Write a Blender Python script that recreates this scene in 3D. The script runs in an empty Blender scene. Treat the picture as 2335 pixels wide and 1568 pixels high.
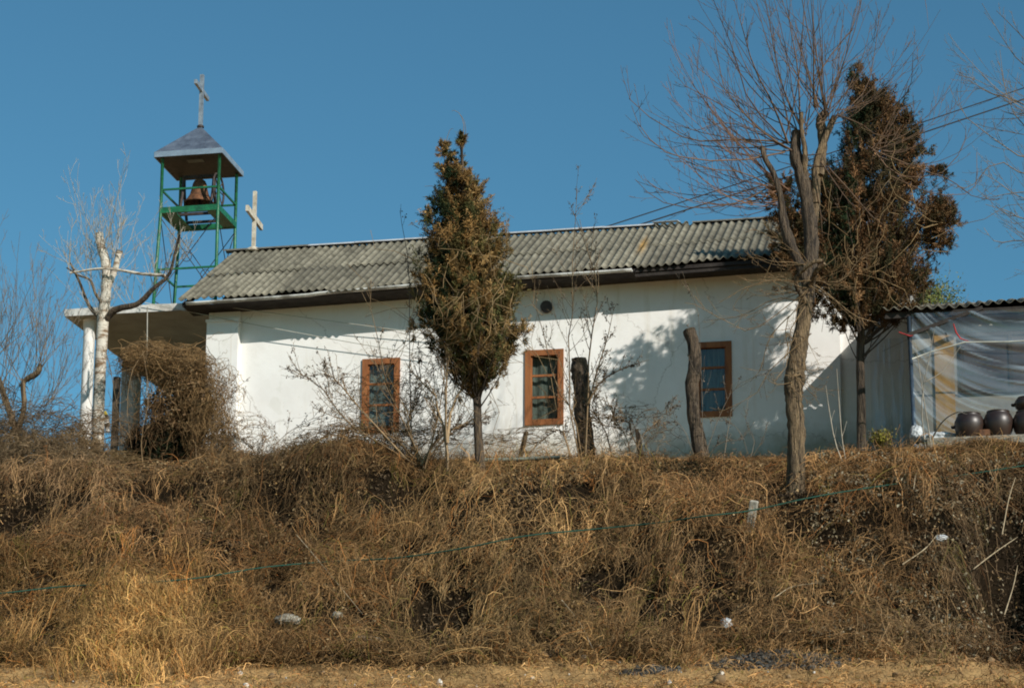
import bpy, math, random
import numpy as np
from mathutils import Vector

random.seed(7); RNG = np.random.default_rng(11)
R = math.radians

# ------------------------------------------------------------------ camera, sky, sun
SC = bpy.context.scene
FPX = 5200.0                       # focal length in reference pixels (picture 2335 wide)
PITCH, ROLL, SHIFT_Y = R(10.5), R(0.35), 0.219
CAM = Vector((0, 0, 1.6))
cam_d = bpy.data.cameras.new('camera'); cam = bpy.data.objects.new('camera', cam_d)
SC.collection.objects.link(cam); SC.camera = cam
cam.location = CAM
from mathutils import Matrix
CROT = (Matrix.Rotation(R(90) + PITCH, 3, 'X') @ Matrix.Rotation(ROLL, 3, 'Z'))
cam.rotation_euler = CROT.to_euler()
cam_d.sensor_width = 36; cam_d.lens = FPX / 2335 * 36; cam_d.shift_y = SHIFT_Y
cam_d.clip_start = 0.1; cam_d.clip_end = 3000
SC.view_settings.view_transform = 'Standard'; SC.view_settings.look = 'None'
SC.view_settings.exposure = 0.1; SC.view_settings.gamma = 1
SC.cycles.pixel_filter_type = 'BLACKMAN_HARRIS'; SC.cycles.filter_width = 1.9
SC.cycles.max_bounces = 6; SC.cycles.transparent_max_bounces = 12

SUN_EL = R(29.5)
sun_h = Vector((0.6206, -0.783, 0)).normalized()
sun_v = Vector((sun_h.x * math.cos(SUN_EL), sun_h.y * math.cos(SUN_EL), math.sin(SUN_EL)))
world = bpy.data.worlds.new("World"); SC.world = world; world.use_nodes = True
wn = world.node_tree; bgn = wn.nodes['Background']
sky = wn.nodes.new('ShaderNodeTexSky'); sky.sky_type = 'NISHITA'; sky.sun_disc = False
sky.sun_elevation = SUN_EL; sky.sun_rotation = math.atan2(sun_h.x, sun_h.y)
sky.air_density = 1.0; sky.dust_density = 0.4; sky.ozone_density = 2.0; sky.altitude = 50
tint = wn.nodes.new('ShaderNodeMix'); tint.data_type = 'RGBA'; tint.blend_type = 'MULTIPLY'; tint.inputs[0].default_value = 1
tint.inputs[7].default_value = (.56, 1.05, 1.09, 1)          # the print's cyan cast of the air
wn.links.new(sky.outputs[0], tint.inputs[6]); wn.links.new(tint.outputs[2], bgn.inputs['Color']); bgn.inputs['Strength'].default_value = 0.082
sun_d = bpy.data.lights.new('sun', 'SUN'); sun_d.energy = 4.6; sun_d.angle = R(0.5); sun_d.color = (1.0, 0.945, 0.865)
sun_o = bpy.data.objects.new('sun', sun_d); SC.collection.objects.link(sun_o)
sun_o.rotation_euler = sun_v.to_track_quat('Z', 'Y').to_euler()

# ------------------------------------------------------------------ picture <-> world
def ray(px, py):
    v = Vector(((px - 1167.5) / FPX, (784 - py) / FPX + SHIFT_Y * 2335 / FPX, -1))
    return CROT @ v
TH = R(11.1)
W = Vector((math.cos(TH), -math.sin(TH), 0)); N = Vector((-math.sin(TH), -math.cos(TH), 0)); UP = Vector((0, 0, 1))
_r = ray(1167.5, 1030); O = CAM + _r * (40.0 / _r.y)
def F(px, py, t=0.0):
    """point seen at (px,py) on the vertical plane t metres in front of the church wall"""
    d = ray(px, py); k = (t - (CAM - O).dot(N)) / d.dot(N)
    return CAM + d * k
def SZ(px, py, t=0.0):
    p = F(px, py, t); return (p - O).dot(W), p.z
def P(s, t, z):
    return Vector((O.x + s * W.x + t * N.x, O.y + s * W.y + t * N.y, z))
def PA(s, t, z):
    s = np.asarray(s); t = np.asarray(t)
    return np.stack([O.x + s * W.x + t * N.x, O.y + s * W.y + t * N.y, z + 0 * s], -1)
RT = np.array(CROT.transposed())
def proj(p):
    q = (np.asarray(p) - np.array(CAM)) @ RT.T
    x = -q[..., 0] / q[..., 2] * FPX + 1167.5
    y = 784 - (-q[..., 1] / q[..., 2] - SHIFT_Y * 2335 / FPX) * FPX
    return x, y
def rad(p, rpx):
    return rpx * (Vector(p) - CAM).length / 5300.0
ST = lambda p: ((Vector(p) - O).dot(W), (Vector(p) - O).dot(N))

# ------------------------------------------------------------------ noise helper
def vnoise(x, y, seed=0, n=256):
    g = np.random.default_rng(seed).random((n, n))
    x = np.asarray(x, float); y = np.asarray(y, float)
    xi = np.floor(x).astype(int); yi = np.floor(y).astype(int); fx = x - xi; fy = y - yi
    fx = fx * fx * (3 - 2 * fx); fy = fy * fy * (3 - 2 * fy)
    a = g[xi % n, yi % n]; b = g[(xi + 1) % n, yi % n]; c = g[xi % n, (yi + 1) % n]; d = g[(xi + 1) % n, (yi + 1) % n]
    return (a * (1 - fx) + b * fx) * (1 - fy) + (c * (1 - fx) + d * fx) * fy

# ------------------------------------------------------------------ terrain
# columns: picture x -> list of (distance in front of the wall, picture y)
TCOL = {
    -900: [(0, 1075), (3.0, 1085), (4.8, 1120), (6.0, 1210), (8.0, 1370), (9.6, 1470), (11.5, 1565)],
    0:    [(0, 1070), (3.0, 1080), (4.8, 1110), (6.0, 1200), (8.0, 1370), (9.6, 1480), (11.5, 1570)],
    500:  [(0, 1052), (3.0, 1066), (4.8, 1110), (6.0, 1205), (8.0, 1375), (9.6, 1490), (11.5, 1570)],
    1000: [(0, 1046), (3.0, 1062), (4.8, 1095), (6.0, 1190), (8.0, 1370), (9.6, 1500), (11.5, 1568)],
    1500: [(0, 1045), (3.0, 1054), (4.8, 1092), (6.0, 1170), (8.0, 1350), (9.6, 1490), (11.5, 1566)],
    1900: [(0, 1042), (3.0, 1046), (4.8, 1078), (6.0, 1140), (8.0, 1330), (9.6, 1480), (11.5, 1566)],
    2335: [(0, 1020), (3.0, 1014), (4.8, 1031), (6.0, 1106), (8.0, 1310), (9.6, 1470), (11.5, 1566)],
    3200: [(0, 1010), (3.0, 1012), (4.8, 1030), (6.0, 1100), (8.0, 1300), (9.6, 1465), (11.5, 1566)],
}
_ks = sorted(TCOL); TT = np.array([a for a, b in TCOL[0]])
TS = np.array([SZ(k, 1030, 0)[0] for k in _ks])
TZ = np.array([[SZ(k, b, a)[1] for a, b in TCOL[k]] for k in _ks])
HEAPS = []      # (s, t, radius s, radius t, height)
def _hp(px, py, rx, ry, dz):
    t = 4.8 + (py - 1090) / 390 * 4.8; HEAPS.append((SZ(px, py, t)[0], t, rx / 130, ry / 82, dz * (1.45 if dz < 0 else 1.1)))
for h_ in ((940, 1135, 55, 50, -.5), (1240, 1100, 70, 45, -.4), (1750, 1100, 75, 40, -.35), (360, 1120, 90, 40, -.5), (600, 1160, 170, 60, -.45), (60, 1190, 80, 60, -.35),
           (2320, 1350, 70, 120, -.9), (1000, 1420, 90, 70, -.3), (2170, 1450, 90, 40, -.25), (1420, 1370, 60, 60, -.25),
           (760, 1090, 130, 60, .35), (1180, 1190, 170, 80, .35), (380, 1230, 190, 60, .35), (130, 1100, 130, 60, .3), (320, 1420, 150, 90, .3), (1620, 1290, 220, 90, .3), (2050, 1280, 150, 80, .2)):
    _hp(*h_)
def tz(s, t):
    s = np.asarray(s, float); t = np.asarray(t, float); s, t = np.broadcast_arrays(s, t)
    cols = np.array([np.interp(t, TT, TZ[i]) for i in range(len(_ks))])
    sc = np.clip(s, TS[0], TS[-1]); i = np.clip(np.searchsorted(TS, sc) - 1, 0, len(TS) - 2)
    f = (sc - TS[i]) / (TS[i + 1] - TS[i])
    z = np.take_along_axis(cols, i[None], 0)[0] * (1 - f) + np.take_along_axis(cols, (i + 1)[None], 0)[0] * f
    far = np.clip((t - 11.5) / 27.5, 0, 1)                      # the field falls away to the camera's feet
    z = z * (1 - far) + 0.0 * far
    bank = np.clip((t - 2.5) / 2, 0, 1) * np.clip((10.2 - t) / 1.5, 0, 1)
    z = z + bank * (0.42 * (vnoise(s * 0.75 + 40, t * 0.75 + 9, 3) - 0.5) + 0.20 * (vnoise(s * 2.1, t * 2.1, 4) - 0.5))
    for hs, ht, rs_, rt_, dz in HEAPS: z = z + dz * np.exp(-((s - hs) / rs_) ** 2 - ((t - ht) / rt_) ** 2)
    z = z + 0.03 * (vnoise(s * 3.0 + 5, t * 3.0, 5) - 0.5)
    return z
def T(s, t): return float(tz(s, t))
def G(px, t):
    """ground point under picture column px at distance t (column taken at mid height)"""
    s = SZ(px, 1060, t)[0]; return P(s, t, T(s, t))

# ------------------------------------------------------------------ materials
def newmat(name):
    m = bpy.data.materials.new(name); m.use_nodes = True
    return m, m.node_tree, m.node_tree.nodes['Principled BSDF']
def mat(name, col, col2=None, rough=.85, scale=6, detail=6, bump=.0, bscale=None, attr=False, metal=0, spec=.3, stretch=None, lo=.35, hi=.65, mixattr=0.0):
    m, nt, b = newmat(name); N_ = nt.nodes; L = nt.links
    b.inputs['Roughness'].default_value = rough; b.inputs['Metallic'].default_value = metal
    b.inputs['Specular IOR Level'].default_value = spec
    tc = N_.new('ShaderNodeTexCoord'); mp = N_.new('ShaderNodeMapping')
    L.new(tc.outputs['Object'], mp.inputs[0])
    if stretch: mp.inputs['Scale'].default_value = stretch
    n1 = N_.new('ShaderNodeTexNoise'); n1.inputs['Scale'].default_value = scale; n1.inputs['Detail'].default_value = detail
    n1.inputs['Roughness'].default_value = .62
    L.new(mp.outputs[0], n1.inputs['Vector'])
    cr = N_.new('ShaderNodeValToRGB'); L.new(n1.outputs[0], cr.inputs[0])
    cr.color_ramp.elements[0].position = lo; cr.color_ramp.elements[1].position = hi
    c2 = col2 or tuple(x * .7 for x in col)
    cr.color_ramp.elements[0].color = (*c2, 1); cr.color_ramp.elements[1].color = (*col, 1)
    out = cr.outputs[0]
    if attr:
        a = N_.new('ShaderNodeAttribute'); a.attribute_name = 'Col'
        mx = N_.new('ShaderNodeMix'); mx.data_type = 'RGBA'; mx.blend_type = 'MULTIPLY'; mx.inputs[0].default_value = 1
        L.new(a.outputs['Color'], mx.inputs[6]); L.new(out, mx.inputs[7]); out = mx.outputs[2]
    L.new(out, b.inputs['Base Color'])
    if bump:
        n2 = N_.new('ShaderNodeTexNoise'); n2.inputs['Scale'].default_value = bscale or scale * 4; n2.inputs['Detail'].default_value = 5
        L.new(mp.outputs[0], n2.inputs['Vector'])
        bp = N_.new('ShaderNodeBump'); bp.inputs['Strength'].default_value = min(1, bump); bp.inputs['Distance'].default_value = .02 * max(1, bump)
        L.new(n2.outputs[0], bp.inputs['Height']); L.new(bp.outputs[0], b.inputs['Normal'])
    return m

def white_wall_mat():
    m, nt, b = newmat('whitewash'); N_ = nt.nodes; L = nt.links
    b.inputs['Roughness'].default_value = .9; b.inputs['Specular IOR Level'].default_value = .2
    tc = N_.new('ShaderNodeTexCoord')
    def noise(sc, det, st=(1, 1, 1)):
        mp = N_.new('ShaderNodeMapping'); mp.inputs['Scale'].default_value = st; L.new(tc.outputs['Object'], mp.inputs[0])
        n = N_.new('ShaderNodeTexNoise'); n.inputs['Scale'].default_value = sc; n.inputs['Detail'].default_value = det; n.inputs['Roughness'].default_value = .65
        L.new(mp.outputs[0], n.inputs['Vector']); return n
    def ramp(src, p0, p1, c0, c1):
        r = N_.new('ShaderNodeValToRGB'); L.new(src, r.inputs[0])
        r.color_ramp.elements[0].position = p0; r.color_ramp.elements[1].position = p1
        r.color_ramp.elements[0].color = (*c0, 1); r.color_ramp.elements[1].color = (*c1, 1); return r
    def mul(a, c, f=1):
        x = N_.new('ShaderNodeMix'); x.data_type = 'RGBA'; x.blend_type = 'MULTIPLY'; x.inputs[0].default_value = f
        L.new(a, x.inputs[6]); L.new(c, x.inputs[7]); return x.outputs[2]
    a = ramp(noise(.9, 6).outputs[0], .3, .7, (.74, .72, .68), (.86, .85, .82)).outputs[0]
    s = ramp(noise(1.0, 5, (3.5, 3.5, .35)).outputs[0], .30, .42, (.86, .83, .77), (1, 1, 1)).outputs[0]
    g = ramp(noise(14, 4).outputs[0], .28, .36, (.84, .80, .73), (1, 1, 1)).outputs[0]
    c = mul(mul(a, s, .7), g, .6)
    # splash dirt just above the soil line
    sp = N_.new('ShaderNodeSeparateXYZ'); L.new(tc.outputs['Object'], sp.inputs[0])
    nn = noise(2.4, 6); ad = N_.new('ShaderNodeMath'); ad.operation = 'MULTIPLY_ADD'
    L.new(nn.outputs[0], ad.inputs[0]); ad.inputs[1].default_value = -1.1; L.new(sp.outputs['Z'], ad.inputs[2])
    d = ramp(ad.outputs[0], -.30, .12, (.50, .46, .38), (1, 1, 1))
    mr = N_.new('ShaderNodeMapRange'); L.new(ad.outputs[0], mr.inputs[0]); mr.inputs[1].default_value = -.55; mr.inputs[2].default_value = .05
    L.new(mr.outputs[0], d.inputs[0]); d.color_ramp.elements[0].position = 0; d.color_ramp.elements[1].position = 1
    c = mul(c, d.outputs[0])
    vo = N_.new('ShaderNodeTexVoronoi'); vo.feature = 'DISTANCE_TO_EDGE'; vo.inputs['Scale'].default_value = .8
    wv = noise(2.2, 5); vm = N_.new('ShaderNodeMix'); vm.data_type = 'RGBA'; vm.inputs[0].default_value = .35
    L.new(tc.outputs['Object'], vm.inputs[6]); L.new(wv.outputs[1], vm.inputs[7]); L.new(vm.outputs[2], vo.inputs['Vector'])
    c = mul(c, ramp(vo.outputs['Distance'], .0015, .006, (.45, .42, .38), (1, 1, 1)).outputs[0], .55)      # hairline cracks
    c = mul(c, ramp(noise(1.3, 3).outputs[0], .60, .63, (1, 1, 1), (.93, .93, .91)).outputs[0], .8)        # repainted patches
    c = mul(c, ramp(noise(1.0, 6, (6, 6, .22)).outputs[0], .62, .74, (1, 1, 1), (.78, .70, .60)).outputs[0], .55)   # rusty runs
    L.new(c, b.inputs['Base Color'])
    bp = N_.new('ShaderNodeBump'); bp.inputs['Strength'].default_value = .55; bp.inputs['Distance'].default_value = .012
    L.new(noise(3.5, 7).outputs[0], bp.inputs['Height']); L.new(bp.outputs[0], b.inputs['Normal'])
    return m

M = {}
M['wall'] = white_wall_mat()
M['plaster_grey'] = mat('grey_plaster', (.26, .24, .20), (.18, .165, .14), scale=2.5, bump=.4)
M['concrete'] = mat('porch_concrete', (.60, .59, .55), (.30, .28, .24), scale=3.2, bump=.5, lo=.32, hi=.55)
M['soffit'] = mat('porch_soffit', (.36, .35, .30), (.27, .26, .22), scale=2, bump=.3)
M['column'] = mat('column_paint', (.78, .76, .72), (.66, .63, .58), scale=3, bump=.3)
M['cement'] = mat('bluish_cement', (.46, .47, .47), (.33, .34, .33), scale=4, bump=.4)
M['roof'] = mat('corrugated_cement', (.27, .245, .18), (.10, .09, .062), scale=5, detail=9, bump=.5, bscale=30, attr=True, lo=.3, hi=.62)
M['ridge'] = mat('ridge_metal', (.55, .57, .60), (.38, .38, .38), scale=6, rough=.6)
M['ridge_old'] = mat('ridge_tile', (.20, .19, .16), (.11, .10, .08), scale=8, bump=.5)
M['gutter'] = mat('gutter_pvc', (.62, .62, .58), (.24, .23, .20), scale=2.2, rough=.5, lo=.42, hi=.56)
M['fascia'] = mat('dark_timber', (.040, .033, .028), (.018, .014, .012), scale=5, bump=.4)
M['frame'] = mat('orange_brown_paint', (.33, .125, .040), (.20, .070, .024), scale=9, rough=.6, bump=.3, stretch=(1, 1, .2))
M['curtain'] = mat('window_curtain', (.34, .35, .27), (.14, .15, .115), scale=7, stretch=(3, 3, .25), rough=.95, bump=.6)
M['dark'] = mat('dark_interior', (.03, .03, .03), (.015, .015, .015))
M['green'] = mat('green_paint', (.012, .155, .062), (.008, .075, .034), scale=9, bump=.3, rough=.45, spec=.5)
M['zinc'] = mat('zinc_sheet', (.21, .25, .31), (.10, .12, .16), scale=4, rough=.42, metal=.45, detail=8, bump=.2)
M['zinc_edge'] = mat('zinc_edge', (.34, .42, .50), (.24, .30, .36), scale=5, rough=.5, metal=.5)
M['cross_metal'] = mat('cross_aluminium', (.42, .45, .47), (.22, .24, .26), rough=.35, metal=.5, scale=8)
M['cross_paint'] = mat('cross_paint', (.62, .57, .47), (.34, .28, .20), rough=.8, scale=7, bump=.3)
M['rust'] = mat('rusty_bronze', (.20, .085, .036), (.055, .028, .016), scale=9, rough=.7, bump=.4)
M['darkiron'] = mat('dark_iron', (.07, .05, .045), (.03, .025, .022), scale=9, rough=.6)
M['bark'] = mat('grey_brown_bark', (.26, .18, .10), (.035, .025, .017), scale=10, stretch=(2.6, 2.6, .28), bump=3.5, bscale=22, lo=.36, hi=.62, detail=8)
M['bark_dark'] = mat('dark_bark', (.14, .10, .065), (.030, .023, .018), scale=9, stretch=(2.6, 2.6, .30), bump=3.5, bscale=22, lo=.38, hi=.6, detail=8)
M['birch'] = mat('pale_bark', (.60, .55, .46), (.20, .13, .075), scale=6, stretch=(.8, .8, 2.6), bump=.9, lo=.38, hi=.54, detail=8)
M['twig'] = mat('twig', (1, 1, 1), (.6, .6, .6), scale=8, attr=True, rough=.8)
M['strand'] = mat('dry_strands', (1, 1, 1), (.72, .68, .62), scale=3.5, attr=True, rough=.9, spec=.15)
M['needles'] = mat('juniper_needles', (1, 1, 1), (.6, .6, .6), scale=6, attr=True, rough=.85, spec=.15)
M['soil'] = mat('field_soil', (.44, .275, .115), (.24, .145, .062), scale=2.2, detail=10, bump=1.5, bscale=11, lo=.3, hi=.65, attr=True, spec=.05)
M['stone'] = mat('pale_stone', (.33, .30, .24), (.12, .105, .08), scale=8, bump=.8)
M['post'] = mat('post_concrete', (.44, .41, .34), (.22, .20, .16), scale=12, bump=.6)
M['stick'] = mat('dry_stick', (.46, .37, .24), (.26, .19, .11), scale=10)
M['cord'] = mat('green_cord', (.018, .075, .050), (.012, .045, .03), scale=20)
M['jar'] = mat('brown_glaze', (.045, .024, .016), (.018, .011, .009), scale=4, rough=.42, spec=.6)
M['plank'] = mat('ochre_board', (.34, .20, .07), (.24, .14, .05), scale=5, stretch=(1, 1, .2))
M['white_bag'] = mat('white_plastic_bag', (.60, .62, .62), (.34, .36, .37), scale=7, rough=.4, bump=1.2)
M['ash'] = mat('black_ash', (.11, .11, .105), (.03, .03, .032), scale=16, bump=3, bscale=34)
M['pipe'] = mat('greenish_pipe', (.22, .24, .20), (.12, .13, .10), scale=8)
M['wire'] = mat('black_wire', (.03, .03, .035))
M['palewire'] = mat('pale_wire', (.50, .49, .42))
M['red'] = mat('red_string', (.45, .04, .04))
M['bluepole'] = mat('dark_blue_pole', (.05, .08, .12), (.03, .045, .07))
M['yellow'] = mat('yellow_paint', (.60, .45, .03)); M['black'] = mat('black_paint', (.02, .02, .02)); M['white'] = mat('white_paint', (.75, .73, .68))

def glass_mat():
    m = bpy.data.materials.new('window_glass'); m.use_nodes = True; nt = m.node_tree; nt.nodes.clear()
    o = nt.nodes.new('ShaderNodeOutputMaterial'); mx = nt.nodes.new('ShaderNodeMixShader'); t = nt.nodes.new('ShaderNodeBsdfTransparent')
    g = nt.nodes.new('ShaderNodeBsdfGlossy'); g.inputs['Roughness'].default_value = .08; t.inputs[0].default_value = (.62, .68, .70, 1)
    n = nt.nodes.new('ShaderNodeTexNoise'); n.inputs['Scale'].default_value = 3; bp = nt.nodes.new('ShaderNodeBump'); bp.inputs['Strength'].default_value = .15
    nt.links.new(n.outputs[0], bp.inputs['Height']); nt.links.new(bp.outputs[0], g.inputs['Normal'])
    mx.inputs[0].default_value = .07; nt.links.new(t.outputs[0], mx.inputs[1]); nt.links.new(g.outputs[0], mx.inputs[2]); nt.links.new(mx.outputs[0], o.inputs[0])
    return m
M['glass'] = glass_mat()
def sheet_mat():
    m = bpy.data.materials.new('clear_plastic_sheet'); m.use_nodes = True; nt = m.node_tree; nt.nodes.clear(); L = nt.links; n_ = nt.nodes.new
    o = n_('ShaderNodeOutputMaterial'); mx = n_('ShaderNodeMixShader'); mx2 = n_('ShaderNodeMixShader'); t = n_('ShaderNodeBsdfTransparent'); t.inputs[0].default_value = (.93, .95, .96, 1)
    g = n_('ShaderNodeBsdfGlossy'); g.inputs['Roughness'].default_value = .22; g.inputs[0].default_value = (.9, .95, 1, 1)
    d = n_('ShaderNodeBsdfDiffuse'); d.inputs[0].default_value = (.42, .50, .55, 1)
    at = n_('ShaderNodeAttribute'); at.attribute_name = 'Col'
    ns = n_('ShaderNodeTexNoise'); ns.inputs['Scale'].default_value = 5; ns.inputs['Detail'].default_value = 6
    r = n_('ShaderNodeValToRGB'); r.color_ramp.elements[0].position = .45; r.color_ramp.elements[1].position = .75
    r.color_ramp.elements[0].color = (.1, .1, .1, 1); r.color_ramp.elements[1].color = (.6, .6, .6, 1)
    L.new(ns.outputs[0], r.inputs[0])
    ad = n_('ShaderNodeMix'); ad.data_type = 'RGBA'; ad.blend_type = 'MULTIPLY'; ad.inputs[0].default_value = 1
    mul = n_('ShaderNodeMath'); mul.operation = 'MULTIPLY_ADD'; L.new(r.outputs[0], mul.inputs[0]); mul.inputs[1].default_value = .10; L.new(at.outputs['Fac'], mul.inputs[2])
    L.new(mul.outputs[0], mx.inputs[0]); L.new(t.outputs[0], mx.inputs[1]); L.new(d.outputs[0], mx.inputs[2])
    mx2.inputs[0].default_value = .07; L.new(mx.outputs[0], mx2.inputs[1]); L.new(g.outputs[0], mx2.inputs[2]); L.new(mx2.outputs[0], o.inputs[0])
    return m
M['sheet'] = sheet_mat()

# ------------------------------------------------------------------ mesh tools
ORG = {}                            # world origin of every object
def link(name, me, material, parent=None, org=None):
    o = bpy.data.objects.new(name, me); SC.collection.objects.link(o)
    if material: me.materials.append(material)
    po = ORG[parent.name] if parent else Vector((0, 0, 0))
    og = Vector(org) if org is not None else (po if parent else Vector((0, 0, 0)))
    o.location = og - po
    if parent: o.parent = parent
    ORG[o.name] = og
    return o
def tag(o, label=None, cat=None, group=None, kind=None):
    if label: o['label'] = label
    if cat: o['category'] = cat
    if group: o['group'] = group
    if kind: o['kind'] = kind
    return o
def thing(name, label, cat, loc, group=None):
    o = bpy.data.objects.new(name, None); o.empty_display_size = .2; SC.collection.objects.link(o)
    o.location = loc; ORG[o.name] = Vector(loc)
    return tag(o, label, cat, group)
class MB:
    def __init__(s): s.v = []; s.f = []; s.c = []; s.sm = []
    def add(s, vs, fs, col=None, smooth=False):
        b = len(s.v); s.v += [tuple(v) for v in vs]; s.f += [tuple(i + b for i in f) for f in fs]
        s.c += [col or (1, 1, 1)] * len(vs); s.sm += [smooth] * len(fs); return s
    def quad(s, a, b, c, d, col=None): return s.add([a, b, c, d], [(0, 1, 2, 3)], col)
    def boxw(s, s0, s1, t0, t1, z0, z1, col=None):
        """box in wall coordinates"""
        v = [P(a, b, c) for c in (z0, z1) for b in (t0, t1) for a in (s0, s1)]
        return s.add(v, [(0, 1, 3, 2), (4, 6, 7, 5), (0, 4, 5, 1), (2, 3, 7, 6), (0, 2, 6, 4), (1, 5, 7, 3)], col)
    def bar(s, a, b, w, h=None, up=UP):
        a = Vector(a); b = Vector(b); h = h or w; d = (b - a).normalized()
        x = d.cross(up)
        if x.length < 1e-3: x = d.cross(Vector(W))
        x.normalize(); y = x.cross(d)
        v = [p + x * i * w / 2 + y * j * h / 2 for p in (a, b) for i, j in ((-1, -1), (1, -1), (1, 1), (-1, 1))]
        return s.add(v, [(3, 2, 1, 0), (4, 5, 6, 7), (0, 1, 5, 4), (1, 2, 6, 5), (2, 3, 7, 6), (3, 0, 4, 7)])
    def tube(s, pts, rs, n=8, cap=True, knobs=0, seed=0):
        pts = [Vector(p) for p in pts]; rs = rs if hasattr(rs, '__len__') else [rs] * len(pts)
        vs = []; fs = []; ref = Vector((.13, .97, .21)); rr = random.Random(seed)
        for i, p in enumerate(pts):
            d = (pts[min(i + 1, len(pts) - 1)] - pts[max(i - 1, 0)]).normalized()
            x = d.cross(ref).normalized(); y = d.cross(x)
            for k in range(n):
                a = 2 * math.pi * k / n; q = rs[i] * (1 + knobs * (rr.random() - .5))
                vs.append(p + (x * math.cos(a) + y * math.sin(a)) * q)
        for i in range(len(pts) - 1):
            for k in range(n):
                k2 = (k + 1) % n; fs.append((i * n + k, i * n + k2, (i + 1) * n + k2, (i + 1) * n + k))
        s.add(vs, fs, smooth=True)
        if cap:
            b = len(s.v) - len(vs); m = len(vs)
            s.f += [tuple(b + k for k in range(n)), tuple(b + m - n + k for k in range(n))[::-1]]; s.sm += [False, False]
        return s
    def lathe(s, base, prof, n=24, smooth=True):
        base = Vector(base); vs = [base + Vector((r * math.cos(2 * math.pi * k / n), r * math.sin(2 * math.pi * k / n), z)) for r, z in prof for k in range(n)]
        fs = [(i * n + k, i * n + (k + 1) % n, (i + 1) * n + (k + 1) % n, (i + 1) * n + k) for i in range(len(prof) - 1) for k in range(n)]
        return s.add(vs, fs, smooth=smooth)
    def build(s, name, material, parent=None, org=None):
        me = bpy.data.meshes.new(name)
        og = Vector(org) if org is not None else (ORG[parent.name] if parent else Vector((0, 0, 0)))
        me.from_pydata([Vector(v) - og for v in s.v], [], s.f)
        me.polygons.foreach_set('use_smooth', s.sm)
        ca = me.color_attributes.new('Col', 'FLOAT_COLOR', 'POINT')
        ca.data.foreach_set('color', np.concatenate([np.array(s.c, np.float32), np.ones((len(s.c), 1), np.float32)], 1).ravel())
        me.update()
        return link(name, me, material, parent, org)
def npmesh(name, v, f, col, material, parent=None, org=None, smooth=False):
    """v (n,3) f (m,4) col (n,3)"""
    og = Vector(org) if org is not None else (ORG[parent.name] if parent else Vector((0, 0, 0)))
    me = bpy.data.meshes.new(name); v = np.asarray(v, np.float32) - np.array(og, np.float32); f = np.asarray(f, np.int32)
    me.vertices.add(len(v)); me.vertices.foreach_set('co', v.ravel())
    k = f.shape[1]
    me.loops.add(f.size); me.loops.foreach_set('vertex_index', f.ravel())
    me.polygons.add(len(f)); me.polygons.foreach_set('loop_start', np.arange(0, f.size, k, dtype=np.int32))
    me.update(calc_edges=True)
    if smooth: me.polygons.foreach_set('use_smooth', np.ones(len(f), bool))
    if col is not None:
        ca = me.color_attributes.new('Col', 'FLOAT_COLOR', 'POINT')
        ca.data.foreach_set('color', np.concatenate([np.asarray(col, np.float32), np.ones((len(v), 1), np.float32)], 1).ravel())
    me.update()
    return link(name, me, material, parent, org)
def btubes(paths, radii, cols, sides=3, seed=0):
    """batch of thin tubes: paths (n,k,3), radii (n,k) -> v,f,c"""
    paths = np.asarray(paths, float); n, k, _ = paths.shape
    radii = np.broadcast_to(np.asarray(radii, float), (n, k)); cols = np.asarray(cols, float)
    tg = np.gradient(paths, axis=1); tg /= np.linalg.norm(tg, axis=2, keepdims=True) + 1e-9
    ref = np.random.default_rng(seed).normal(size=(n, 1, 3))
    u = np.cross(tg, ref); u /= np.linalg.norm(u, axis=2, keepdims=True) + 1e-9; w = np.cross(tg, u)
    if sides == 2: offs = [u, -u]
    else: offs = [u * math.cos(2 * math.pi * a / sides) + w * math.sin(2 * math.pi * a / sides) for a in range(sides)]
    v = np.stack([paths + o * radii[..., None] for o in offs], 2)      # n,k,sides,3
    idx = np.arange(n * k * sides).reshape(n, k, sides)
    if sides == 2: f = np.stack([idx[:, :-1, 0], idx[:, :-1, 1], idx[:, 1:, 1], idx[:, 1:, 0]], -1).reshape(-1, 4)
    else:
        f = np.concatenate([np.stack([idx[:, :-1, a], idx[:, :-1, (a + 1) % sides], idx[:, 1:, (a + 1) % sides], idx[:, 1:, a]], -1).reshape(-1, 4) for a in range(sides)])
    c = np.broadcast_to(cols[:, None, None, :], (n, k, sides, 3)).reshape(-1, 3)
    return v.reshape(-1, 3), f, c
def resample(pts, k):
    """smooth (catmull) resample of rows of numbers"""
    a = np.array(pts, float); a = np.vstack([2 * a[0] - a[1], a, 2 * a[-1] - a[-2]]); n = len(a) - 3
    out = []
    for u in np.linspace(0, n - 1e-6, k):
        i = int(u); f = u - i; p0, p1, p2, p3 = a[i:i + 4]
        out.append(.5 * ((2 * p1) + (-p0 + p2) * f + (2 * p0 - 5 * p1 + 4 * p2 - p3) * f * f + (-p0 + 3 * p1 - 3 * p2 + p3) * f ** 3))
    return np.array(out)
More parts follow.
